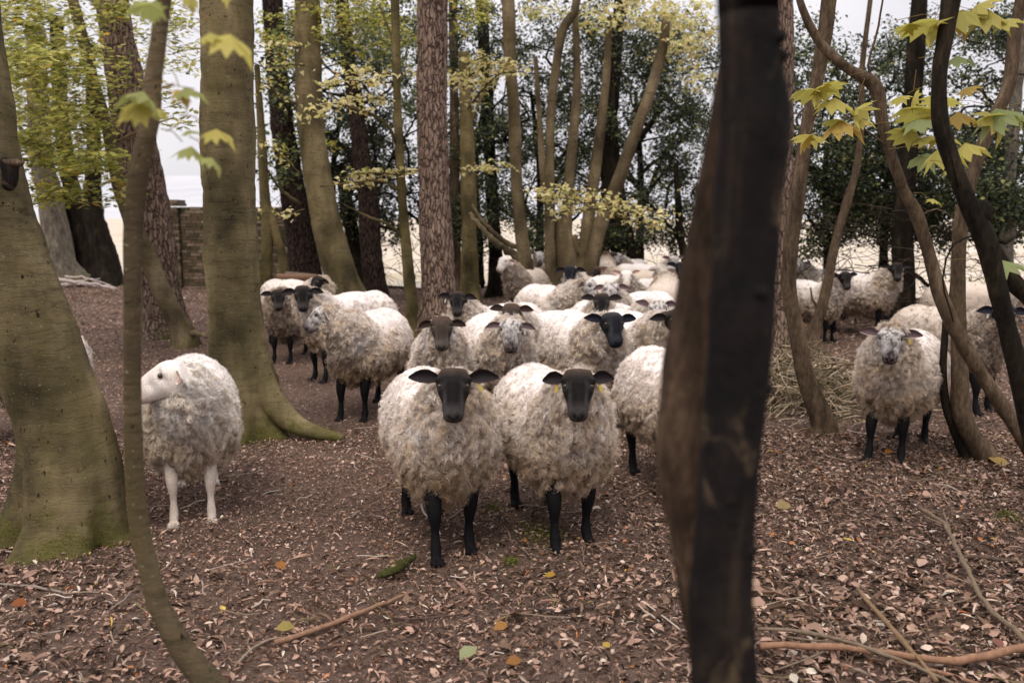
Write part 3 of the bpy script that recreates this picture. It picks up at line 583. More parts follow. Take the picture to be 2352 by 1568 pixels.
def tree(label, pts, mat, kind='beech', d=None, name='tree', cat='tree', group=None, top=2.2, flare=.5, fh=.25, lobes=3, seg=None, branches=(), roots=(), stems=(), dys=None, topd=(0, 0), knots=0, butt=()):
    base = pts[-1]; d = d or GD(base[1])
    P = []; R = []
    for i, (x, y, wd) in enumerate(pts):
        dd = d+(dys[i] if dys else 0); P.append(W(x, y, dd)); R.append(wd/2/FPX*dd)
    P = np.array(P); R = np.array(R)
    if top and pts[0][1] <= 30:
        dr = nrm((P[0]-P[1])[None])[0]; P = np.vstack([P[0]+dr*top+[random.uniform(-.012, .012)*d, 0, 0], P[0]+dr*top*.5, P]); R = np.concatenate([[R[0]*.72, R[0]*.88], R])
    if pts[-1][1] and P[-1, 2] > -.2: P = np.vstack([P, P[-1]+[0, 0, -.10-P[-1, 2]*0]]); R = np.append(R, R[-1]*1.05)
    org = np.array([P[-1, 0], P[-1, 1], 0.]); e = tag(empty(name, org), label, cat, group); TREES[label] = e
    mb = MB(); sg = seg or int(np.clip(R.max()*150, 14, 56)); sd = int(abs(pts[0][0]))+int(d*10)
    mb.add(*trunk_mesh(P-org, R, sg, kind, flare, fh, lobes, sd, butt=butt, step=.025 if butt else None))
    for rp in roots:      # buttress roots: pixel path with width and depth offset
        Q = np.array([W(x, y, d+dy) for x, y, wd, dy in rp]); RR = np.array([wd/2/FPX*(d+dy) for x, y, wd, dy in rp])
        mb.add(*trunk_mesh((Q-org)[::-1], RR[::-1], 20, kind, 0, 1, 3, sd+9, step=.04))
    if knots:
        for k in range(knots):
            i = random.randrange(len(P)-3); u = random.random(); c = P[i]*(1-u)+P[i+1]*u-org; r = R[i]; an = random.uniform(-2.6, -.5)
            mb.add(*uvell(c+np.array([cos(an), sin(an), 0])*r*.93, (r*.3, r*.2, r*.24), 12, 8))
    ob('trunk', mb.mesh('trunk'), M[mat], e)
    for st in stems:
        Q = np.array([W(x, y, d+(q[0] if q else 0)) for x, y, wd, *q in st]); RR = np.array([wd/2/FPX*d for x, y, wd, *q in st])
        m2 = MB(); m2.add(*trunk_mesh(Q-org, RR, max(12, sg//2), kind, 0, 1, 3, sd+7)); ob('stem', m2.mesh('stem'), M[mat], e)
    for br in branches:
        Q = np.array([W(x, y, d+(q[0] if q else 0)) for x, y, wd, *q in br]); RR = np.array([wd/2/FPX*d for x, y, wd, *q in br])
        Q, RR = crom(Q-org, RR, .06); Q[1:-1] += rng.normal(0, .25, (len(Q)-2, 3))*RR[1:-1, None]
        m2 = MB(); m2.add(*tube(Q, RR, 8)); ob('branch', m2.mesh('branch'), M[mat], e)
    return e, org, d
# --- foliage
PAL = {'yg': ([(.24, .25, .045), (.34, .33, .065), (.46, .43, .11), (.15, .17, .03), (.58, .52, .18), (.48, .32, .05)], [4, 5, 4, 2, 2, .6]),
       'cream': ([(.66, .58, .26), (.72, .65, .36), (.52, .46, .17), (.5, .36, .15), (.35, .34, .10)], [4, 4, 3, 1, 1.5]),
       'holly': ([(.012, .021, .010), (.026, .040, .018), (.060, .078, .030), (.14, .16, .065), (.24, .23, .08)], [5, 6, 5, 2, 1.6]),
       'hollyl': ([(.06, .08, .025), (.11, .13, .035), (.17, .18, .05), (.035, .05, .02)], [4, 4, 3, 3]),
       'maple': ([(.46, .42, .10), (.55, .49, .13), (.35, .37, .12), (.50, .36, .09), (.29, .34, .14)], [5, 4, 3, .8, 1.5])}
def canopy(blobs, pal, kind, size, flat=.5, droop=.25, twigs=True, tw=.004, org=np.zeros(3)):
    """blobs: (px,py,Y,rx_px,ry_px,rdepth,ntwig,nleaf)"""
    lf = MB(); tg = MB()
    for (px, py, Yd, rx, ry, rd, nt_, nl) in blobs:
        for i in range(nt_):
            while True:
                q = rng.random(3)*2-1
                if (q**2).sum() < 1: break
            Yc = Yd+q[1]*rd; c = W(px+q[0]*rx, py+q[2]*ry, Yc)
            if 'holly' in pal and vnoise(c[None]*[1, .5, 1], 1.5, 8)[0] < .33: continue
            lt = rng.uniform(.25, .6)*np.clip(rx/FPX*Yd*.9, .35, 1.3)
            an = rng.random()*2*pi; d = np.array([cos(an), sin(an)*.8, rng.normal(0, flat*.45)]); d = d/np.linalg.norm(d)
            u = np.linspace(-.5, .5, 6); Q = c+u[:, None]*lt*d+np.array([0, 0, -1])*(u[:, None]+.5)**2*lt*droop; Q += rng.normal(0, .015, Q.shape)
            if twigs: tg.add(*tube(Q-org, np.linspace(tw, tw*.35, 6), 3, False), c=(.06, .045, .03) if 'holly' not in pal or i % 3 else (.15, .12, .085))
            uu = rng.random(nl); p = np.stack([np.interp(uu, u+.5, Q[:, k]) for k in range(3)], 1)+rng.normal(0, size*(1.25 if 'holly' in pal else .85), (nl, 3))*[1, 1, .6 if 'holly' not in pal else 1.]
            Nn = nrm(np.stack([rng.normal(0, flat, nl), rng.normal(-.25, flat, nl), np.ones(nl)], 1)); A = np.tile(d, (nl, 1))+rng.normal(0, .7, (nl, 3)); A[:, 2] -= .3
            s_ = size*(.6+.8*rng.random(nl)); col = pick(*PAL[pal], nl, .3)*(.8+.4*rng.random())
            lf.add(*leafmesh('l', p-org, Nn, A, s_, .28+.14*rng.random(nl), np.clip(col, 0, .8), .3, kind))
    return lf, tg
def foliage(label, blobs, pal, kind, size, mul=1., **k):
    blobs = [(*b_[:6], int(b_[6]*mul), b_[7]) for b_ in blobs]
    e = TREES[label]; org = np.array(e.location); lf, tg = canopy(blobs, pal, kind, size, org=org, **k)
    tag(ob('crown', lf.mesh('crown', False), M['holly' if 'holly' in pal else 'leaf'], e), kind='stuff')
    if tg.n: tag(ob('twigs', tg.mesh('twigs'), M['twig'], e), kind='stuff')
def spray(label, twigs, pal, kind, size, n, Yd=None, sp=.04, name='leaf_spray'):
    """leaves along drawn twigs; twig = [(px,py,w,dy)...]"""
    e = TREES[label]; org = np.array(e.location); lf = MB(); tg = MB()
    for tw in twigs:
        Q = np.array([W(x, y, Yd+dy) for x, y, wd, dy in tw]); R = np.array([wd/2/FPX*Yd for x, y, wd, dy in tw]); Q, R = crom(Q-org, R, .05)
        Q[1:-1] += rng.normal(0, .006, (len(Q)-2, 3)); tg.add(*tube(Q, R, 5), c=(.09, .065, .04))
        m_ = int(n*len(Q)/20)+3; i = rng.random(m_)**.8*(len(Q)-1); p = np.stack([np.interp(i, np.arange(len(Q)), Q[:, k]) for k in range(3)], 1)
        p = p+rng.normal(0, sp, (m_, 3))*[1, 1.3, .45]; Nn = nrm(np.stack([rng.normal(0, .45, m_), rng.normal(-.35, .4, m_), np.ones(m_)], 1))
        A = rng.normal(0, 1, (m_, 3)); A[:, 2] -= .6
        lf.add(*leafmesh('l', p, Nn, A, size*(.6+.7*rng.random(m_)), .30+.12*rng.random(m_), pick(*PAL[pal], m_, .25), .3, kind))
    tag(ob(name, lf.mesh(name, False), M['leaf'], e), kind='stuff'); tag(ob('twigs', tg.mesh('twigs'), M['twig'], e), kind='stuff')

# ---- named trees (paths are given top to base)
G_SL = 'slim trees of the wood'; G_PI = 'pine trees'; G_BE = 'beech trees'
tree('big leaning beech at the left edge with a dark hollow knot and mossy roots', [(-70, 0, 125), (-60, 150, 138), (-25, 440, 158), (25, 600, 170), (68, 730, 185), (103, 858, 190), (145, 984, 205), (160, 1090, 232), (160, 1180, 240), (158, 1240, 248)],
     'beech', d=4.6, name='beech_tree', group=G_BE, flare=.05, fh=.15, lobes=6, seg=120, knots=0,
     butt=[(-5, 24, .55, .16), (-60, 20, .38, .11), (-108, 20, 1.0, .12), (-150, 16, .5, .16), (178, 22, 1.0, .18), (70, 30, .6, .2), (-33, 10, -.30, .30), (-132, 9, -.34, .32)])
_e = TREES['big leaning beech at the left edge with a dark hollow knot and mossy roots']
kv, kf = uvell(W(20, 398, 4.50)-np.array(_e.location), (.050, .035, .085), 18, 12); kv = kv+(vnoise(kv, 40, 3)-.5)[:, None]*.022; ob('knot_hole', mesh('knot_hole', kv, kf), M['fore'], _e)
kv, kf = uvell(W(26, 374, 4.505)-np.array(_e.location), (.062, .04, .024), 18, 10); kv = kv+(vnoise(kv, 35, 5)-.5)[:, None]*.02; ob('knot_rim', mesh('knot_rim', kv, kf), M['brown'], _e)
tree('thick upright mossy beech left of centre with one long root to the right', [(521, 0, 113), (523, 200, 116), (524, 400, 121), (533, 600, 121), (540, 720, 124), (550, 820, 140), (565, 900, 160), (566, 960, 165), (568, 1010, 170)],
     'beech', d=6.9, name='beech_tree', group=G_BE, flare=.08, fh=.2, lobes=5, seg=96, butt=[(-25, 22, 1.1, .16), (-95, 22, .6, .13), (-150, 22, .7, .14), (90, 40, .5, .2), (-60, 10, -.25, .3), (-122, 10, -.2, .3)],
     roots=[[(570, 800, 66, -.02), (610, 900, 70, -.1), (665, 965, 52, -.15), (725, 992, 34, -.22), (790, 1006, 16, -.3)], [(548, 860, 70, -.05), (528, 960, 56, -.15), (500, 1020, 30, -.22)]])
tree('tall beech leaning left behind the black-faced sheep left of centre', [(706, 0, 60), (709, 150, 61), (715, 294, 63), (732, 420, 66), (755, 530, 70), (785, 640, 80), (810, 710, 98), (822, 752, 120)], 'beech', d=13.0, name='beech_tree', group=G_BE, flare=.25, fh=.35,
     branches=[[(690, 470, 9), (650, 440, 7, -.3), (620, 400, 5, -.5), (598, 350, 3, -.7)], [(684, 240, 8), (650, 225, 6, -.3), (615, 190, 4, -.5)]],
     roots=[[(825, 690, 50, -.1), (855, 735, 40, -.2), (885, 755, 20, -.3)]])
tree('brown pine with cracked bark behind the thin curved sapling', [(257, 0, 64), (270, 90, 68), (285, 168, 73), (306, 294, 82), (330, 420, 88), (352, 560, 92), (366, 658, 86), (376, 730, 100), (380, 772, 118)], 'pine', d=12.6, kind='pine', name='pine_tree', group=G_PI, flare=.2, fh=.3)
tree('straight reddish-brown pine in the centre of the picture', [(993, 0, 66), (993, 130, 66), (992, 252, 68), (997, 420, 68), (1003, 560, 74), (1008, 658, 76), (1010, 745, 84)], 'pine', d=11.6, kind='pine', name='pine_tree', group=G_PI, flare=.2, fh=.3, seg=56)
tree('dark pine with a bulge at its foot left of the slim olive tree', [(785, 0, 30), (798, 126, 32), (817, 252, 34), (833, 380, 42), (845, 440, 46), (853, 580, 48), (862, 650, 50), (868, 710, 62)], 'pined', kind='pine', name='pine_tree', group=G_PI, flare=.3, fh=.4)
tree('dark pine behind the log pile', [(625, 0, 42), (640, 200, 46), (656, 340, 52), (678, 470, 58), (697, 580, 65), (707, 685, 72)], 'pined', kind='pine', name='pine_tree', group=G_PI, d=17.5)
tree('brown pine half hidden behind the right side of the foreground tree', [(1787, 0, 62), (1787, 400, 66), (1786, 780, 78)], 'pine', kind='pine', d=11.8, name='pine_tree', group=G_PI)
tree('pale flaking trunk far left behind the yellow-green leaves', [(82, 60, 40), (86, 200, 44), (98, 380, 50), (113, 440, 52), (130, 560, 64), (142, 640, 86)], 'grey', kind='rough', d=22, name='tree', group='far trees at left')
tree('dark forked trunk far left at the end of the pile of white branches', [(130, 40, 30), (140, 250, 34), (158, 400, 38), (178, 500, 46), (196, 600, 50), (200, 645, 60)], 'dark', kind='rough', d=22.5, group='far trees at left')
tree('black leaning trunk far left touching the dark forked one', [(205, 100, 26), (215, 300, 30), (212, 440, 40), (222, 520, 48), (242, 590, 54), (248, 648, 66)], 'dark', kind='rough', d=21.5, group='far trees at left', branches=[[(212, 520, 12), (250, 560, 9), (268, 600, 7)]])
tree('thin dark sapling crossing the brown pine at left and leaning to the right', [(167, 0, 22), (190, 90, 24), (210, 168, 24), (228, 230, 25), (246, 294, 26), (272, 420, 30), (298, 500, 34), (338, 590, 42), (378, 680, 46), (410, 745, 52), (425, 785, 62)], 'beech2', kind='beech', d=11.6, name='sapling', group='saplings', flare=.3, fh=.12,
     branches=[[(250, 330, 8), (290, 315, 6), (340, 290, 5), (400, 270, 3)], [(425, 770, 20), (450, 765, 14, -.1), (475, 775, 8, -.2)]])
tree('slim olive trunk forked at its foot between the big beech and the log pile', [(590, 150, 12), (600, 300, 18), (606, 420, 22), (612, 500, 24), (613, 580, 28), (606, 660, 32), (602, 718, 42)], 'olive', d=15.5, group=G_SL, stems=[[(616, 470, 14), (634, 540, 20), (650, 600, 22), (660, 690, 28)]])
tree('black leaning trunk showing right of the foot of the tall leaning beech', [(780, 380, 26), (800, 490, 32), (818, 590, 38), (832, 672, 50)], 'dark', kind='rough', d=18.5, group='dark trunks at the wood edge')
tree('slim olive beech standing between the dark pine and the central pine', [(907, 0, 19), (910, 120, 18), (912, 220, 17), (915, 294, 18), (920, 400, 19), (927, 500, 20), (938, 620, 24), (948, 720, 28), (955, 782, 36)], 'olive', d=12.0, group=G_SL,
     branches=[[(912, 330, 9), (890, 290, 8, -.2), (850, 262, 7, -.5), (800, 245, 5, -.9), (755, 215, 3, -1.2)], [(925, 545, 8), (890, 515, 6, -.2), (840, 495, 5, -.4), (790, 470, 3, -.6)], [(922, 440, 6), (880, 418, 5, -.3), (820, 418, 4, -.6), (740, 428, 3, -1)], [(903, 110, 6), (890, 60, 5), (870, 10, 4)]])
tree('olive trunk just right of the central pine', [(1066, 120, 24), (1070, 250, 28), (1072, 300, 30), (1076, 420, 33), (1078, 560, 36), (1080, 690, 44)], 'olive', d=16, group=G_SL, stems=[[(1120, 190, 6, .2), (1095, 250, 8), (1074, 300, 12)]])
tree('narrow brown trunk squeezed between the central pine and the olive trunk', [(1040, 0, 18), (1043, 200, 20), (1045, 480, 24), (1046, 690, 30)], 'brown', kind='rough', d=18, group=G_SL)
tree('dark ivy-clad trunk behind the sheep that looks left from the shade', [(1105, 0, 26), (1118, 200, 26), (1128, 420, 28), (1138, 580, 32), (1142, 672, 44)], 'dark', kind='rough', d=19, group='dark trunks at the wood edge')
tree('slim beech spotted with dark lichen right of the olive trunk', [(1167, 0, 27), (1170, 90, 26), (1173, 168, 25), (1180, 252, 27), (1184, 340, 26), (1186, 420, 25), (1194, 504, 28), (1205, 590, 32), (1216, 658, 34), (1224, 716, 48)], 'beech2', d=14, group=G_SL, knots=11,
     branches=[[(1200, 600, 20, .2), (1160, 570, 18, .5), (1120, 540, 14, .8), (1080, 490, 10, 1.2)], [(1195, 570, 12, .1), (1160, 555, 12, .3), (1110, 510, 9, .6), (1085, 470, 6, .8)]])
tree('many-stemmed tree with a loop at its foot right of the lichen-spotted beech', [(1325, 0, 18), (1318, 30, 20), (1292, 70, 22), (1278, 150, 20), (1266, 250, 20), (1262, 420, 22), (1263, 560, 24), (1268, 640, 28), (1280, 690, 60)], 'beech2', d=14.5, group=G_SL, flare=.2,
     stems=[[(1320, 0, 12, .3), (1325, 180, 18, .3), (1316, 320, 22, .3), (1306, 430, 24, .3), (1300, 540, 28, .2), (1305, 610, 40, .2), (1312, 690, 60)], [(1400, 40, 12, .5), (1392, 180, 18, .5), (1380, 290, 22, .5), (1366, 400, 26, .4), (1352, 500, 28, .2), (1342, 590, 32, .1), (1330, 690, 46)],
            [(1530, 50, 18, -.2), (1522, 110, 22, -.2), (1494, 210, 24, -.2), (1448, 336, 26, -.2), (1419, 420, 30, -.1), (1385, 500, 32, 0), (1362, 590, 32), (1345, 690, 50)], [(1230, 130, 10, .6), (1240, 290, 14, .6), (1250, 420, 18, .5), (1275, 540, 22, .3), (1300, 650, 34, .1)], [(1290, 500, 30, .1), (1300, 600, 56, .1), (1310, 700, 84, .1)],
            [(1376, 545, 14, .1), (1350, 580, 20, .1), (1325, 575, 20, .1), (1315, 540, 18, .1)]])
tree('broad dark double trunk at the field edge behind the back rows of sheep', [(1425, 0, 24), (1410, 150, 32), (1398, 300, 42), (1402, 380, 50), (1420, 500, 54), (1436, 590, 64), (1442, 640, 82)], 'dark', kind='rough', d=18.5, group='dark trunks at the wood edge', stems=[[(1400, 400, 22), (1390, 480, 30), (1384, 560, 30), (1382, 650, 34)], [(1520, 250, 10), (1470, 320, 16), (1420, 400, 24)]])
tree('thin black trunk left of the foreground tree at the field edge', [(1552, 380, 12), (1558, 470, 16), (1566, 560, 19), (1592, 640, 26)], 'dark', kind='rough', d=18, group='dark trunks at the wood edge', branches=[[(1570, 560, 9, .1), (1530, 510, 7), (1480, 460, 6), (1400, 430, 4)]])
# right side
tree('slanting brown sapling with a gnarled foot beside the heap of dead twigs', [(1904, 0, 33), (1896, 70, 34), (1883, 147, 34), (1868, 220, 32), (1852, 294, 30), (1840, 380, 33), (1830, 462, 36), (1818, 550, 36), (1812, 630, 35), (1814, 680, 35), (1828, 751, 38), (1847, 849, 44), (1868, 910, 52), (1890, 970, 60)], 'brown', kind='beech', d=7.0, name='sapling', group='saplings', flare=.25, fh=.08, seg=30, knots=4)
tree('thin leaning sapling behind the slanting brown one', [(1999, 0, 10), (1980, 160, 12), (1980, 252, 13), (1969, 378, 15), (1946, 462, 18), (1917, 567, 20), (1903, 640, 22), (1889, 700, 22), (1873, 751, 24), (1862, 792, 32)], 'brown', kind='beech', d=11.2, name='sapling', group='saplings', branches=[[(1885, 715, 8), (1868, 690, 6), (1862, 660, 4)]])
tree('thick dark olive trunk behind the rounded-back sheep at right', [(2112, 0, 36), (2106, 84, 40), (2091, 294, 43), (2078, 420, 46), (2073, 546, 48), (2076, 654, 52), (2068, 748, 72)], 'dark', kind='beech', d=13.4, group='dark trunks at the wood edge', branches=[[(2085, 620, 12), (2115, 640, 10), (2140, 660, 7), (2170, 665, 4)], [(2060, 565, 8), (2010, 545, 6), (1960, 530, 4)]])
tree('twisted peeling-barked stem bending down across the right side', [(1825, -60, 14), (1837, 0, 15), (1858, 55, 18), (1883, 97, 20), (1909, 126, 22), (1951, 160, 23), (1997, 185, 28), (2016, 212, 26), (2026, 273, 22), (2047, 357, 23), (2072, 428, 25), (2106, 495, 29), (2127, 559, 26), (2145, 625, 28), (2173, 712, 33), (2208, 783, 33), (2255, 861, 32), (2306, 939, 34), (2352, 1005, 36), (2400, 1085, 44)], 'brown', kind='rough', d=5.7, name='crooked_tree', cat='tree', group='saplings', top=0, flare=.2,
     branches=[[(2010, 195, 8), (1995, 150, 6), (2018, 60, 5), (2030, -20, 4)], [(2040, 340, 5), (1990, 300, 4, -.1), (1950, 270, 3, -.2), (1900, 230, 2, -.3)], [(2110, 500, 5), (2150, 480, 4), (2190, 500, 3)]])
tree('dark curved trunk with a mossy burl near the right edge', [(2188, -40, 44), (2184, 0, 44), (2170, 90, 38), (2158, 168, 36), (2158, 260, 40), (2170, 320, 42), (2189, 378, 42), (2222, 462, 46), (2262, 545, 54), (2280, 615, 48), (2304, 712, 42), (2328, 810, 46), (2352, 900, 52), (2390, 1080, 58), (2425, 1280, 66), (2440, 1440, 80)], 'dark', kind='beech', d=3.6, name='curved_tree', cat='tree', group='saplings', top=1.0, flare=.2,
     branches=[[(2255, 500, 40, .02), (2262, 478, 34, .0), (2266, 462, 16, -.01)], [(2262, 530, 12), (2310, 560, 9), (2352, 520, 7), (2390, 480, 5)], [(2200, 430, 5, -.05), (2185, 360, 4, -.1), (2165, 280, 3, -.1)], [(2250, 540, 6), (2190, 560, 5), (2165, 640, 4), (2190, 740, 3)]])
tree('pale upright trunk curving right at the top behind the crossing stems at right', [(2345, 0, 26), (2330, 84, 30), (2318, 189, 30), (2284, 273, 30), (2248, 357, 31), (2226, 430, 31), (2208, 504, 32), (2202, 595, 32), (2201, 693, 34), (2204, 829, 37), (2209, 946, 44), (2238, 1010, 44), (2265, 1050, 54)], 'brown', kind='beech', d=6.2, group=G_SL, flare=.15, fh=.1)
tree('thin dark stem standing against the pale upright trunk at right', [(2172, 740, 15), (2166, 850, 17), (2172, 925, 20), (2193, 985, 22), (2222, 1045, 28)], 'dark', kind='beech', d=6.25, name='sapling', group='saplings', top=0, branches=[[(2172, 745, 8), (2180, 690, 6), (2190, 600, 4)]])
tree('dark limb-like trunk at the far right edge', [(2250, 520, 22), (2290, 590, 34), (2330, 650, 38), (2380, 700, 44), (2440, 800, 50), (2500, 1290, 60)], 'dark', kind='rough', d=4.4, group='saplings', top=0)
tree('slim brown trunk in the leaves at the top right corner', [(2352, 60, 24), (2340, 160, 26), (2330, 260, 26), (2318, 420, 28), (2312, 560, 30), (2310, 720, 40)], 'grey', kind='rough', d=12.5, group=G_SL)
# foreground
tree('dark thick foreground trunk with tan peeling patches right of centre', [(1722, -60, 138), (1722, 0, 136), (1726, 150, 142), (1730, 300, 150), (1714, 500, 144), (1698, 800, 143), (1678, 1060, 136), (1660, 1300, 138), (1655, 1400, 142), (1664, 1568, 146), (1680, 1900, 160), (1690, 2300, 180), (1700, 2560, 200)],
     'fore', kind='rough', d=1.22, name='foreground_tree', cat='tree', group='blurred foreground trees', top=1.2, seg=48, flare=.1, knots=7)
tree('brown bowed stem joined behind the left side of the dark foreground trunk', [(1712, -60, 60), (1708, 60, 64), (1690, 180, 80), (1672, 300, 90), (1648, 430, 96), (1628, 600, 118), (1600, 800, 138), (1580, 1000, 144), (1580, 1100, 138), (1598, 1250, 118), (1615, 1400, 104), (1640, 1568, 104), (1660, 1800, 110), (1680, 2100, 130), (1690, 2300, 150)],
     'fore2', kind='rough', d=1.42, name='foreground_tree', cat='tree', group='blurred foreground trees', top=1.0, seg=40, flare=.1)
tree('thin curved olive sapling in front at left with sycamore leaves', [(385, -60, 33), (375, 0, 33), (362, 110, 34), (350, 190, 38), (348, 258, 38), (330, 340, 40), (315, 420, 42), (305, 540, 40), (304, 658, 38), (304, 858, 38), (305, 960, 40), (308, 1060, 42), (313, 1140, 44), (323, 1223, 46), (338, 1290, 46), (357, 1370, 48), (384, 1430, 50), (425, 1500, 56), (480, 1568, 62), (560, 1660, 70), (640, 1760, 80), (690, 1860, 92)],
     'beech2', kind='beech', d=2.35, name='sapling', group='saplings', top=.7, seg=26, flare=.05)

# ---- foliage
T_ol0 = 'slim olive beech standing between the dark pine and the central pine'
T_far1 = 'pale flaking trunk far left behind the yellow-green leaves'; T_sap = 'thin dark sapling crossing the brown pine at left and leaning to the right'
foliage(T_sap, [(60, 60, 11, 150, 90, 2.0, 42, 16), (150, 150, 11, 150, 80, 2.0, 44, 16), (330, 50, 12, 110, 60, 1.5, 16, 12), (120, 270, 11, 140, 60, 2, 40, 16), (160, 360, 10.5, 110, 45, 1.5, 30, 16), (120, 440, 10, 90, 25, 1, 16, 14), (330, 200, 12, 90, 60, 1.2, 8, 10), (60, 330, 10, 70, 60, 1, 14, 14), (430, 60, 12, 60, 60, 1, 6, 10), (60, 150, 9, 80, 60, 1, 16, 14), (270, 420, 11, 60, 40, 1, 8, 12), (400, 100, 11, 90, 90, 1, 10, 10), (420, 240, 11, 60, 60, 1, 5, 9), (30, 20, 10, 100, 50, 1, 16, 14), (240, 20, 12, 100, 40, 1, 12, 14)], 'yg', 'maple', .085, mul=1.8, flat=.3)
foliage(T_far1, [(100, 180, 21, 160, 160, 2, 50, 26), (330, 130, 21, 130, 120, 2, 18, 18), (250, 330, 21, 110, 80, 2, 16, 18)], 'yg', 'oval', .10, mul=1.5, flat=.4)
foliage(T_ol0, [(760, 40, 13, 100, 50, 1, 12, 12), (880, 90, 13, 80, 70, 1, 12, 12), (640, 60, 13, 60, 60, 1, 8, 12), (980, 60, 14, 60, 60, 1, 4, 10), (700, 330, 14, 80, 40, 1, 6, 10), (830, 20, 13, 140, 40, 1, 14, 14), (1080, 30, 14, 80, 50, 1, 10, 12), (700, 150, 14, 90, 60, 1, 8, 12)], 'yg', 'oval', .07, mul=2.3, flat=.4)
foliage('dark pine behind the log pile', [(640, 90, 17, 90, 100, 1.5, 34, 26), (650, 250, 17, 70, 110, 1.5, 24, 26), (640, 360, 17, 70, 60, 1.5, 14, 24)], 'hollyl', 'oval', .085, flat=.7)
T_ol = 'slim olive beech standing between the dark pine and the central pine'
spray(T_ol, [[(900, 190, 5, 0), (850, 190, 4, -.4), (790, 185, 3, -.8), (740, 200, 2, -1)], [(905, 170, 4, 0), (860, 165, 3, -.2), (800, 168, 2, -.4)], [(850, 262, 5, -.5), (800, 245, 4, -.9), (750, 238, 2, -1.2), (715, 255, 2, -1.2)], [(905, 235, 3, 0), (860, 225, 3, -.3), (800, 228, 2, -.6), (760, 262, 2, -.8)], [(930, 170, 3, 0), (960, 165, 2, -.2), (990, 170, 2, -.2)],
             [(922, 400, 5, 0), (880, 398, 4, -.3), (820, 400, 3, -.6), (775, 412, 2, -.8)], [(925, 395, 4, 0), (950, 392, 3, -.1), (965, 396, 2, -.1)], [(900, 405, 3, 0), (850, 418, 3, -.2), (800, 428, 2, -.5)], [(745, 265, 3, -1), (730, 262, 2, -1), (700, 270, 2, -1)]], 'cream', 'oval', .085, 62, Yd=12, sp=.085)
T_be = 'tall beech leaning left behind the black-faced sheep left of centre'
spray(T_be, [[(690, 110, 4, -.5), (650, 105, 3, -.8), (610, 120, 2, -1), (590, 118, 2, -1)], [(680, 240, 5, -.1), (640, 220, 4, -.4), (600, 180, 2, -.7)], [(700, 150, 4, -.5), (660, 150, 3, -.7), (600, 160, 2, -.9)], [(690, 400, 3, -.3), (650, 360, 3, -.4), (610, 330, 2, -.5)], [(700, 480, 3, -.3), (660, 490, 2, -.4), (600, 488, 2, -.5)]], 'cream', 'oval', .08, 36, Yd=12.5, sp=.10)
T_ot = 'olive trunk just right of the central pine'
spray(T_ot, [[(1075, 250, 6, 0), (1110, 205, 5, -.3), (1150, 170, 3, -.6), (1200, 165, 2, -.8)], [(1070, 180, 4, 0), (1100, 160, 4, -.4), (1140, 145, 3, -.6), (1180, 150, 2, -.8)], [(1060, 200, 4, 0), (1090, 190, 3, -.4), (1130, 190, 2, -.5)], [(1060, 170, 3, 0), (1040, 185, 3, -.4), (1030, 200, 2, -.5)], [(1075, 400, 3, 0), (1110, 385, 3, -.3), (1150, 385, 2, -.6), (1175, 385, 2, -.6)], [(1080, 150, 3, 0), (1090, 140, 3, -.4), (1120, 125, 3, -.6)]], 'cream', 'oval', .09, 75, Yd=14, sp=.09)
T_ms = 'many-stemmed tree with a loop at its foot right of the lichen-spotted beech'
spray(T_ms, [[(1262, 500, 5, -.2), (1300, 485, 4, -.8), (1360, 480, 4, -1), (1430, 485, 3, -1.2), (1500, 500, 2, -1.2)], [(1240, 455, 4, -.2), (1290, 455, 3, -.8), (1340, 465, 3, -1), (1400, 460, 2, -1)], [(1270, 430, 3, -.6), (1320, 438, 3, -.8), (1370, 445, 2, -.8)], [(1360, 480, 4, -1), (1420, 465, 3, -1), (1480, 478, 2, -1.2)], [(1400, 490, 4, -1), (1460, 510, 3, -1), (1530, 525, 2, -1.2)], [(1440, 490, 3, -1), (1500, 485, 3, -1), (1540, 505, 2, -1)], [(1225, 440, 3, 0), (1255, 445, 3, -.6), (1280, 470, 2, -.7)]], 'cream', 'oval', .085, 60, Yd=13.6, sp=.085)
foliage(T_ms, [(1400, 30, 15, 70, 50, .8, 8, 12), (1560, 60, 15, 100, 80, 1, 18, 16), (1480, 30, 15, 90, 50, 1, 12, 14), (1600, 160, 15, 60, 60, 1, 6, 12), (1250, 20, 15, 80, 40, 1, 6, 10)], 'cream', 'oval', .085, mul=2, flat=.6)
# holly: each with its own trunk and crown
def holly(label, tx, ty, blobs, d, pal='holly', size=.085, w=20):
    tree(label, [(tx+random.uniform(-30, 30), ty-420, w*.4), (tx+random.uniform(-15, 15), ty-240, w*.7), (tx, ty-100, w*.85), (tx, ty, w)], 'dark', kind='rough', d=d, name='holly_tree', cat='holly tree', group='dark evergreen hollies along the field edge', top=0,
         branches=[[(tx, ty-random.randint(120, 260), 9), (tx+random.choice((-1, 1))*60, ty-280, 6, random.uniform(-.5, .5)), (tx+random.choice((-1, 1))*120, ty-330, 3)] for _ in range(4)]+[[(bx_, by_, 7, random.uniform(-1, 0)), (bx_+random.randint(-70, 70), by_-random.randint(20, 90), 5, random.uniform(-1, 0)), (bx_+random.randint(-150, 150), by_-random.randint(20, 190), 2.5, random.uniform(-1.4, 0))] for bx_, by_ in [(tx+random.randint(-130, 130), ty-random.randint(90, 480)) for _ in range(12)]])
    foliage(label, [(b0, b1-10, b2, b3*1.15, b4*1.15, b5, b6, int(b7*1.25)) for b0, b1, b2, b3, b4, b5, b6, b7 in blobs], pal, 'oval', size*.70, mul=2.35, flat=.95, droop=.35)
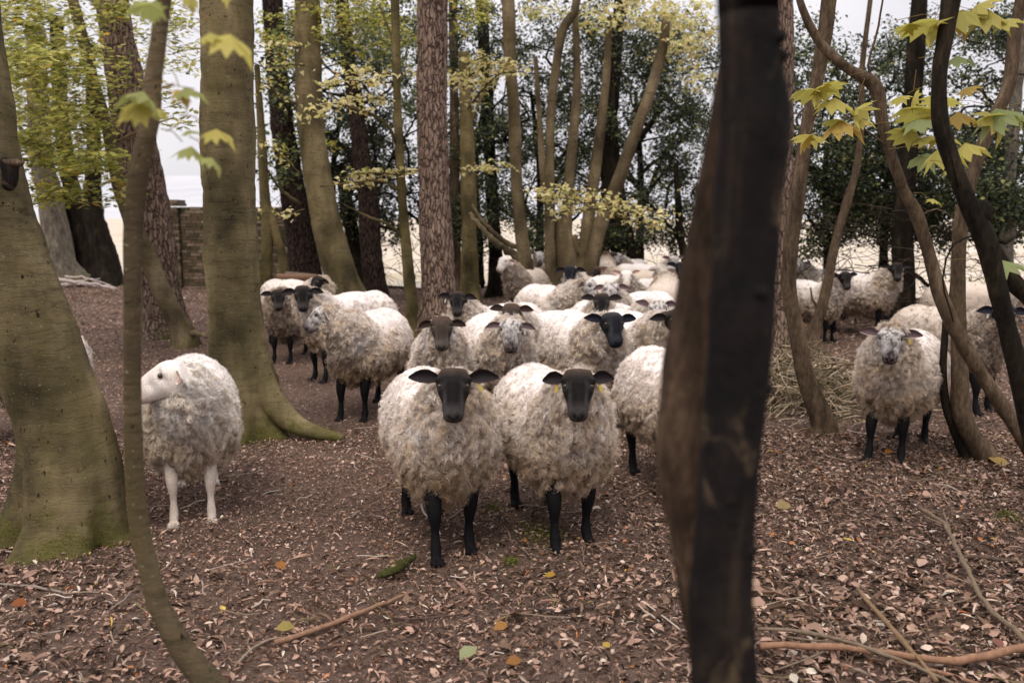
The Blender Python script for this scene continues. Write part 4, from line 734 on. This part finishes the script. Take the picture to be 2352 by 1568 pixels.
holly('holly behind the dark pine with the bulging foot, left of the central pine', 770, 640, [(760, 60, 18.5, 110, 80, 1.5, 40, 34), (790, 330, 18.5, 110, 110, 1.5, 70, 34), (870, 200, 18.5, 90, 120, 1.5, 40, 34), (880, 420, 18.5, 90, 90, 1.5, 55, 34), (920, 60, 18.5, 60, 70, 1.5, 20, 34), (790, 470, 18.5, 80, 50, 1.5, 24, 34), (860, 530, 18.5, 70, 35, 1, 14, 28)], 18.8)
holly('holly behind the central pine and the olive trunk', 1100, 640, [(1080, 90, 18.5, 90, 110, 1.5, 44, 34), (1080, 330, 18.5, 110, 110, 1.5, 80, 36), (1090, 480, 18.5, 110, 60, 1.5, 50, 34), (950, 480, 18.5, 60, 40, 1.2, 12, 30), (1200, 500, 18.5, 60, 50, 1.2, 24, 34), (1090, 560, 18.5, 110, 35, 1, 26, 30), (1210, 560, 18.5, 50, 30, 1, 14, 28)], 19.0)
holly('holly filling the gap behind the many-stemmed tree', 1240, 630, [(1240, 80, 19, 100, 100, 1.5, 44, 34), (1260, 280, 19, 110, 110, 1.5, 60, 36), (1240, 430, 19, 90, 80, 1.5, 40, 34), (1330, 180, 19, 90, 90, 1.5, 34, 34), (1330, 380, 19, 80, 70, 1.2, 26, 32)], 19.6)
holly('large holly behind the broad dark double trunk', 1470, 630, [(1440, 100, 19, 110, 110, 1.5, 64, 36), (1560, 160, 19, 110, 110, 1.5, 64, 36), (1470, 290, 19, 130, 110, 1.5, 80, 36), (1600, 330, 19, 90, 110, 1.5, 46, 36), (1480, 450, 19, 120, 70, 1.5, 46, 34), (1600, 480, 19, 80, 60, 1.2, 22, 32), (1480, 540, 18.5, 110, 26, 1, 22, 28), (1370, 560, 18.5, 70, 30, 1, 18, 28), (1590, 570, 18.5, 60, 30, 1, 12, 28)], 20.2)
holly('holly right of the foreground tree behind the slanting sapling', 1900, 640, [(1880, 150, 15, 90, 110, 1.5, 34, 34), (1900, 330, 15, 110, 110, 1.5, 60, 36), (1890, 480, 15, 100, 80, 1.2, 60, 36), (2010, 200, 15, 90, 90, 1.5, 34, 34), (1870, 560, 15, 60, 35, 1, 16, 30), (1990, 90, 16, 70, 40, 1.2, 8, 26)], 15.4, size=.08)
holly('holly behind the thick dark olive trunk at right', 2030, 640, [(2010, 400, 15, 100, 90, 1.5, 62, 36), (2010, 500, 15, 110, 60, 1.2, 46, 36), (2130, 330, 15, 90, 110, 1.5, 46, 36), (2140, 460, 15, 90, 80, 1.2, 50, 36), (2110, 540, 15, 80, 35, 1, 14, 30), (2100, 120, 16, 80, 90, 1.5, 22, 32)], 15.8, size=.08)
holly('holly in the top right corner behind the pale curving trunk', 2290, 660, [(2270, 400, 13, 110, 90, 1.5, 60, 34), (2320, 300, 13, 80, 90, 1.5, 24, 34), (2300, 500, 13, 90, 60, 1.2, 40, 34), (2230, 120, 14, 90, 90, 1.5, 26, 32), (2320, 60, 14, 70, 70, 1.2, 18, 30), (2220, 540, 13.5, 70, 40, 1, 14, 30)], 13.6, size=.08)
holly('yellow-green bush behind the slim olive beech near the top', 850, 620, [(860, 110, 16.5, 90, 70, 1.2, 36, 28), (930, 200, 16.5, 50, 60, 1, 14, 26)], 17.2, pal='hollyl', size=.08, w=12)
# foreground sycamore leaves
def syc(label, leaves, Yd, size=None):
    e = TREES[label]; org = np.array(e.location); 
    for (x, y, wpx, ang, tilt, dy, ci) in leaves:
        lf = MB()
        c = W(x, y, Yd+dy); s_ = wpx/FPX*(Yd+dy)*.98; ci = 0 if ci == 3 and random.random() < .6 else ci; a = RAD(ang); tilt = tilt*.62; A = np.array([[cos(a), -.25, sin(a)]]); Nn = nrm(np.array([[-sin(a)*cos(RAD(tilt)), -sin(RAD(tilt)), cos(a)*cos(RAD(tilt))]]))
        if Nn[0, 2] < 0: Nn = -Nn
        lf.add(*leafmesh('l', (c-org)[None], Nn, A, np.array([s_]), np.array([.46]), np.array([PAL['maple'][0][ci]])*random.uniform(.85, 1.1), .95, 'maple'))
        st = c-org-nrm(A)[0]*s_*.5; lf.add(*tube(np.array([st, st-nrm(A)[0]*s_*.35+[0, 0, .01], st-nrm(A)[0]*s_*.8]), np.array([.0012, .0012, .0015]), 4, False), c=(.30, .20, .06))
        ob('leaf', lf.mesh('leaf', False), M['leaf'], e)
syc('thin curved olive sapling in front at left with sycamore leaves', [(545, 95, 130, -32, 45, -.3, 1), (495, 80, 80, -10, 30, -.3, 0), (310, 212, 100, 185, 25, -.2, 2), (300, 255, 90, 215, 55, -.2, 1), (440, 205, 90, -8, 25, -.1, 2), (425, 225, 60, -60, 50, -.1, 3), (510, 305, 90, -22, 35, -.1, 1), (450, 345, 80, -30, 20, -.1, 2), (495, 372, 70, -42, 12, -.15, 2),
    (325, 15, 90, 200, 40, -.2, 2), (440, 8, 60, -70, 60, -.1, 1), (375, 262, 46, -50, 50, -.1, 0), (515, -10, 60, -60, 50, -.1, 1), (350, 30, 60, 250, 50, -.1, 2), (440, 300, 50, 0, 20, 0, 2)], 2.1)
syc('twisted peeling-barked stem bending down across the right side', [(1845, 205, 90, 190, 25, -.2, 0), (1890, 200, 90, 200, 45, -.2, 0), (1935, 232, 100, -15, 35, -.2, 1), (1870, 215, 70, 240, 60, -.2, 1), (1950, 280, 100, -10, 22, -.2, 3), (1910, 275, 60, 190, 25, -.2, 0), (1850, 310, 90, 180, 20, -.3, 1), (1845, 330, 60, 240, 50, -.3, 3), (1960, 262, 70, 250, 60, -.2, 1), (1990, 275, 50, 0, 30, -.2, 1),
    (2070, 300, 90, 170, 35, -.6, 0), (2090, 250, 120, 185, 35, -.6, 0), (2150, 225, 110, 175, 15, -.6, 0), (2095, 285, 90, 205, 45, -.6, 1), (2130, 275, 110, 5, 30, -.7, 4), (2120, 315, 80, 190, 20, -.6, 1), (2115, 355, 90, 190, 30, -.6, 4), (2175, 315, 80, 0, 25, -.6, 0), (2060, 225, 60, 200, 30, -.6, 1), (2095, 235, 60, 260, 60, -.6, 1)], 5.6)
syc('dark curved trunk with a mossy burl near the right edge', [(2100, 55, 110, 195, 30, -.1, 0), (2130, 75, 80, 240, 60, -.1, 1), (2075, 62, 70, 190, 30, -.1, 0), (2230, 25, 120, 5, 45, .1, 0), (2290, 30, 100, -10, 40, .1, 1), (2320, 45, 80, 10, 45, .1, 3), (2215, 60, 70, -40, 50, .1, 3), (2260, 5, 80, 30, 30, .1, 1), (2310, 250, 120, 10, 30, .3, 4), (2300, 285, 100, -60, 60, .3, 1), (2260, 270, 80, 200, 30, .3, 0), (2215, 260, 80, 0, 30, .3, 3), (2180, 340, 100, 0, 25, .1, 0), (2235, 330, 90, 5, 20, .2, 1), (2200, 390, 50, -20, 30, 0, 1), (2340, 270, 60, -40, 50, .3, 0), (2320, 600, 110, 0, 20, .1, 4), (2210, 130, 70, 0, 30, .1, 4), (2230, 200, 60, 20, 30, .2, 3), (2150, 460, 40, -20, 30, -.2, 3)], 3.7)

# ------------------------------------------------------------------ things on the ground
def brick_wall():
    d = 21.0; p0 = W(372, 655, d); p1 = W(668, 655, d); x0, x1 = p0[0], p1[0]; H = 1.84; e = tag(empty('stone_wall', (x0, d, 0)), 'old brown brick wall with a pier and broken top behind the big mossy beech', 'wall')
    m, n, b = newmat('old_brick', .9, .15); a_ = N(n, 'ShaderNodeAttribute'); a_.attribute_name = 'Col'; z = noise(n, 18, (1, 1, 1), 6, .7)
    c = mixc(n, .8, a_.outputs['Color'], ramp(n, z, [(.3, (.45, .45, .42)), (.7, (1.4, 1.35, 1.3))]), 'MULTIPLY'); n.links.new(c, b.inputs['Base Color']); bump(n, b, z, .8, .01)
    def blocks(xa, xb, ya, yb, z0, z1, rough=.012):
        mb = MB(); zz = z0; k = 0
        core = np.array([[x, y, z] for x in (xa+.015, xb-.015) for y in (ya+.02, yb-.02) for z in (z0, z1-.02)]); FB = [np.array([(0, 1, 3, 2), (4, 6, 7, 5), (0, 4, 5, 1), (2, 3, 7, 6), (0, 2, 6, 4), (1, 5, 7, 3)])]
        mb.add(core, FB, (.10, .085, .065))
        while zz < z1-.02:
            h = .075; xx = xa-(.11 if k % 2 else 0); k += 1
            while xx < xb:
                l = random.uniform(.2, .26); a0, a1 = max(xx, xa), min(xx+l-.012, xb); xx += l
                if a1-a0 < .03 or (zz > z1-.16 and random.random() < .3): continue
                v = np.array([[x, y, z] for x in (a0, a1) for y in (ya-random.uniform(0, rough), yb) for z in (zz, zz+h-.012)]); v += rng.normal(0, .003, v.shape)
                mb.add(v, FB, np.array(random.choice([(.12, .085, .055), (.16, .12, .08), (.09, .07, .045), (.20, .155, .11), (.075, .065, .04)]))*random.uniform(.8, 1.1))
            zz += h
        return mb
    ob('wall_face', blocks(.5, x1-x0, 0, .24, -.02, H).mesh('wall_face', False), m, e); ob('pier', blocks(0, .485, -.1, .35, -.02, H+.02).mesh('pier', False), m, e)
    cp = blocks(-.04, .52, -.14, .39, H+.025, H+.18, .02); ob('coping', cp.mesh('coping', False), m, e)
brick_wall()
def log(label, p0, p1, r, c, name='log', cat='log', group='cut logs in the pile', bend=0, sg=16):
    p0 = np.array(p0); p1 = np.array(p1); mid = (p0+p1)/2+[0, 0, bend]; Q, R = crom([p0, mid, p1], [r, r*.97, r*.93], .04); V, F = tube(Q-p0, R, sg)
    V[:-2] += rng.normal(0, r*.035, V[:-2].shape); n_ = len(V); col = np.tile(np.array(c), (n_, 1))*(.75+.5*fbm(V*[2, 12, 12], 3, 3, 3)[:, None]); col[-2:] = (.5, .38, .25)
    o = ob(name, mesh(name, V, F, col), M['twig'], None, p0); tag(o, label, cat, group); return o
a = W(636, 637, 14.6); b_ = W(725, 638, 14.6); log('reddish cut log lying on top of the log pile', a, b_, .062, (.20, .115, .075))
a = W(655, 628, 14.8); b_ = W(728, 634, 14.9); log('thin grey-brown log at the back of the log pile top', a, b_, .035, (.16, .12, .09))
a = W(648, 657, 14.6); b_ = W(728, 660, 14.5); log('split pale brown log under the reddish log', a, b_, .058, (.17, .125, .09))
a = W(640, 676, 14.7); b_ = W(740, 680, 14.6); log('dark log at the bottom of the log pile', a, b_, .06, (.05, .038, .03))
a = W(648, 696, 14.7); b_ = W(735, 700, 14.6); log('second dark log resting on the ground under the pile', a, b_, .065, (.05, .038, .03))
for (q, lb, w_) in [([(128, 641), (190, 648), (265, 661)], 'long bleached branch lying nearest in the white brush at far left', .045), ([(132, 652), (200, 654), (270, 663)], 'bleached branch lying lowest in the white brush at far left', .035), ([(150, 634), (205, 641), (255, 655)], 'thin bleached branch crossing the white brush at far left', .022), ([(135, 660), (165, 648), (230, 640)], 'short bleached branch lying across the others at far left', .025)]:
    d_ = 19.5; Q = np.array([W(x, y, d_) for x, y in q]); Q[:, 2] = np.maximum(Q[:, 2], .05); Q2, R2 = crom(Q, [w_, w_*.85, w_*.5], .08); Q2[1:-1] += rng.normal(0, .012, (len(Q2)-2, 3)); V, F = tube(Q2-Q[0], R2, 8)
    tag(ob('fallen_branch', mesh('fallen_branch', V, F, np.tile((.42, .36, .33), (len(V), 1))), M['twig'], None, Q[0]), lb, 'branch', 'bleached branches at far left')
def stick(label, q, col, lift=.012, subs=(), name='fallen_branch', cat='branch', group='sticks lying on the leaf litter'):
    """q: [(px,py,w_px)] points on the ground"""
    def path(qq):
        P = []; R = []
        for x, y, wd, *h in qq:
            Yg = GD(y); p = W(x, y, Yg); p[2] = float(ghz(p[:1], p[1:2])[0])+wd/2/FPX*Yg+lift+(h[0] if h else 0); P.append(p); R.append(wd/2/FPX*Yg)
        return np.array(P), np.array(R)
    P, R = path(q); o = P[0].copy(); mb = MB()
    for qq in [q]+list(subs):
        P, R = path(qq); Q2, R2 = crom(P-o, R, .05); Q2[1:-1] += rng.normal(0, .22, (len(Q2)-2, 3))*R2[1:-1, None]; R2 = R2*(1+.16*rng.normal(0, 1, len(R2)).clip(-1.5, 1.5))
        mb.add(*tube(Q2, R2, 9), c=col)
    me = mb.mesh(name); tag(ob(name, me, M['twig'], None, o), label, cat, group)
stick('long brown stick lying on the leaves below the front pair of sheep', [(632, 1490, 12), (720, 1458, 13), (800, 1425, 13), (870, 1395, 10), (950, 1360, 7)], (.24, .14, .09))
stick('thick straight reddish branch along the bottom right edge', [(1745, 1512, 16, .03), (1900, 1522, 18, .03), (2060, 1532, 18, .02), (2200, 1540, 20, .02), (2352, 1520, 22, .03), (2420, 1505, 22, .03)], (.24, .135, .085), subs=[[(2060, 1540, 10, .01), (2200, 1565, 9), (2300, 1600, 8)]])
stick('forked stick with mossy end lying towards the right edge', [(2110, 1185, 9, .03), (2165, 1225, 10, .04), (2195, 1290, 11, .04), (2225, 1350, 12, .04), (2260, 1410, 13, .03), (2310, 1460, 14, .03), (2365, 1505, 16, .02)], (.17, .125, .085), subs=[[(2120, 1200, 5, .03), (2165, 1225, 8, .04)], [(2250, 1390, 6, .03), (2190, 1400, 4, .02), (2100, 1370, 3)], [(2165, 1190, 4, .03), (2180, 1240, 6, .04)]])
stick('curved branching stick beside the foot of the foreground tree', [(1740, 1460, 8, .02), (1820, 1475, 9, .03), (1900, 1500, 10, .04), (2000, 1530, 10, .04), (2100, 1560, 8, .03), (2200, 1600, 8, .02)], (.17, .13, .09), subs=[[(1920, 1505, 6, .03), (1860, 1492, 5, .02), (1800, 1475, 4, .01)], [(1925, 1505, 6, .03), (1870, 1530, 5, .02), (1780, 1545, 4)], [(1925, 1500, 4, .03), (1900, 1440, 3, .02), (1870, 1400, 3)]])
stick('diagonal brown twig in the litter at lower right', [(1968, 1370, 9, .02), (2010, 1430, 11, .03), (2060, 1490, 12, .03), (2110, 1545, 12, .03), (2150, 1590, 12, .02)], (.20, .13, .075))
stick('thin dark twig parallel to the bottom right branches', [(2010, 1385, 4, .01), (2080, 1420, 5, .01), (2130, 1480, 5, .01), (2160, 1530, 5)], (.12, .08, .06))
stick('short dark stick near the right edge', [(2180, 1290, 8), (2240, 1292, 9), (2330, 1296, 10), (2400, 1300, 10)], (.10, .07, .05))
stick('thin grey stick at the left edge of the litter', [(-20, 1350, 7), (60, 1354, 7), (120, 1366, 6), (160, 1374, 4)], (.22, .18, .15))
stick('thin dark stick under the long brown one', [(860, 1415, 4), (930, 1425, 6), (1010, 1420, 5), (1065, 1412, 3)], (.09, .06, .05))
stick('short black stick in the litter right of centre', [(1215, 1400, 5), (1270, 1412, 7), (1340, 1402, 5)], (.05, .04, .04))
stick('curved pale twig hooked beside the front leg of the nearest sheep', [(968, 1175, 4, .04), (975, 1200, 5, .04), (1000, 1222, 5, .03), (1012, 1238, 3, .01)], (.42, .36, .30))
stick('pale forked stick at the left bottom by the curved sapling', [(540, 1545, 5), (580, 1500, 6), (620, 1480, 5), (660, 1470, 3)], (.25, .2, .15))
# mossy split wood chunk
Q = [W(868, 1338, GD(1338)), W(905, 1315, GD(1320)), W(952, 1288, GD(1290))]
for q in Q: q[2] = .03
Q2, R2 = crom(np.array(Q), [.010, .030, .012], .01); V, F = tube(Q2-Q[0], R2, 18); V[:, 2] *= .75; V[:-2] += rng.normal(0, .003, V[:-2].shape)
cc = np.where((fbm(V, 9, 2, 4)+V[:, 2]*4-(V[:, 1])*1.5 > .55)[:, None], np.array([[.40, .27, .15]]), np.array([[.05, .05, .016]])); cc[(V[:, 1] < .0)&(V[:, 2] < .03)] = (.06, .06, .018)
tag(ob('wood_chunk', mesh('wood_chunk', V, F, cc), M['twig'], None, Q[0]), 'split chunk of pale wood with dark green moss left of the nearest sheep', 'wood')
# single noticeable fallen leaves
for (x, y, wp, ci, lb) in [(1076, 1514, 62, (.45, .48, .25), 'large pale green leaf lying folded at the bottom centre'), (1263, 1334, 30, (.60, .36, .05), 'round yellow-orange leaf lying right of centre'), (1180, 1538, 46, (.42, .19, .05), 'orange-brown leaf lying right of the pale green leaf'), (1392, 1494, 26, (.62, .45, .08), 'small bright yellow leaf lying left of the foreground tree'), (1150, 1450, 44, (.50, .25, .07), 'orange leaf lying upper right of the pale green leaf'), (645, 1310, 36, (.48, .20, .05), 'orange leaf lying below the big mossy beech'), (655, 1457, 50, (.45, .36, .10), 'long yellowish leaf lying beside the end of the long brown stick'), (1800, 1172, 46, (.46, .34, .15), 'pale yellow curled leaf lying right of the foreground tree'), (2290, 1063, 60, (.45, .30, .08), 'bright tan leaf lying under the pale upright trunk'), (2040, 1048, 26, (.50, .20, .04), 'orange leaf between the front hooves of the lone speckled sheep'), (45, 1400, 44, (.38, .12, .04), 'rust red leaf at the left edge'), (2370-80, 1490, 40, (.36, .16, .12), 'reddish leaf between the sticks at the right')]:
    Yg = GD(y); c = W(x, y, Yg); c[2] = float(ghz(c[:1], c[1:2])[0])+.03; an = random.uniform(0, 6)
    V, F, C = leafmesh('l', np.zeros((1, 3)), nrm(np.array([[random.uniform(-.2, .2), -.35, 1]])), np.array([[cos(an)*1.5, sin(an), 0]]), np.array([wp/FPX*Yg*.95]), np.array([.42]), np.array([ci])*.85, .13, 'oval')
    tag(ob('fallen_leaf', mesh('fallen_leaf', V, F, C, False), M['leaf'], None, c), lb, 'leaf', 'single bright fallen leaves')
# moss patches
mo = MB()
for (x, y, rx, k) in [(1240, 1240-12, 60, 500), (1175, 1298, 22, 200), (2315, 1190, 34, 300), (930, 822, 22, 250), (575, 1015, 55, 500), (740, 1000, 50, 350), (170, 700-6, 60, 200), (1130, 1165, 26, 160), (1810, 820, 22, 120)]:
    Yg = GD(y); c = W(x, y, Yg); q = rng.normal(0, .45, (k, 2))*rx/FPX*Yg*[1, 1.6]; xx, yy = c[0]+q[:, 0], c[1]+q[:, 1]
    P = np.stack([xx, yy, ghz(xx, yy)+.018+.012*rng.random(k)], 1); mo.add(*leafmesh('l', P-[0, 0, .008], nrm(rng.normal(0, .6, (k, 3))+[0, 0, 1]), rng.normal(0, 1, (k, 3)), .008+.014*rng.random(k), np.full(k, .25), pick([(.09, .095, .02), (.17, .165, .035), (.055, .065, .015)], [3, 2, 3], k), .5, 'quad'))
tag(ob('moss', mo.mesh('moss', False), M['litter']), 'patches of yellow-green moss on the woodland floor and around roots', 'moss', kind='stuff')
# heap of dead twigs
hp = MB(); c0 = W(1865, 925, 7.9)
for i in range(950):
    q = rng.normal(0, 1, 2); bx = c0[0]+q[0]*.36; by = 8.1+q[1]*.35; top = .50*math.exp(-(q[0]/1.5)**2-(q[1]/1.5)**2)
    z = rng.random()*top+.02; l = .15+.5*rng.random()**1.6; an = rng.random()*6.28; dz = rng.normal(-.15, .4)
    d_ = nrm(np.array([[cos(an), sin(an)*.6, dz]]))[0]; u = np.linspace(0, 1, 5)[:, None]; bend = rng.normal(0, .10, 3)
    Q = np.array([bx, by, z])+d_*l*(u-.4)+bend*np.sin(u*pi)*l; Q[:, 2] = np.maximum(Q[:, 2], .012)
    r = .003+.009*rng.random()**2.5; hp.add(*tube(Q, np.linspace(r, r*.4, 5), 5, False), c=pick([(.34, .27, .18), (.20, .15, .09), (.46, .38, .28), (.11, .09, .05)], [4, 4, 2, 3], 1)[0])
tag(ob('brushwood', hp.mesh('brushwood'), M['twig']), 'heap of tangled dead tan twigs beside the slanting sapling', 'brushwood', kind='stuff')
# bare undergrowth twigs along the field edge
ug = MB()
for i in range(800):
    side = rng.random()
    x0, x1, dd = (1830, 2350, 13.5) if side < .5 else ((900, 1650, 18) if side < .75 else (600, 960, 18.5))
    p = W(rng.uniform(x0, x1), 640, dd+rng.normal(0, .8)); p[2] = rng.uniform(.1, 1.9); l = .3+.8*rng.random(); an = rng.random()*6.28
    Q = [p]; dv = np.array([cos(an), sin(an)*.5, rng.uniform(-.4, .8)])
    for k in range(6): dv = dv+rng.normal(0, .28, 3); dv /= np.linalg.norm(dv); Q.append(Q[-1]+dv*l/6)
    Q = np.array(Q); Q[:, 2] = np.maximum(Q[:, 2], .01); r = .004+.008*rng.random()**2; ug.add(*tube(Q, np.linspace(r, r*.35, 7), 4, False), c=(.05, .038, .028))
tag(ob('undergrowth', ug.mesh('undergrowth'), M['twig']), 'tangle of thin bare twigs along the field edge', 'undergrowth', kind='stuff')
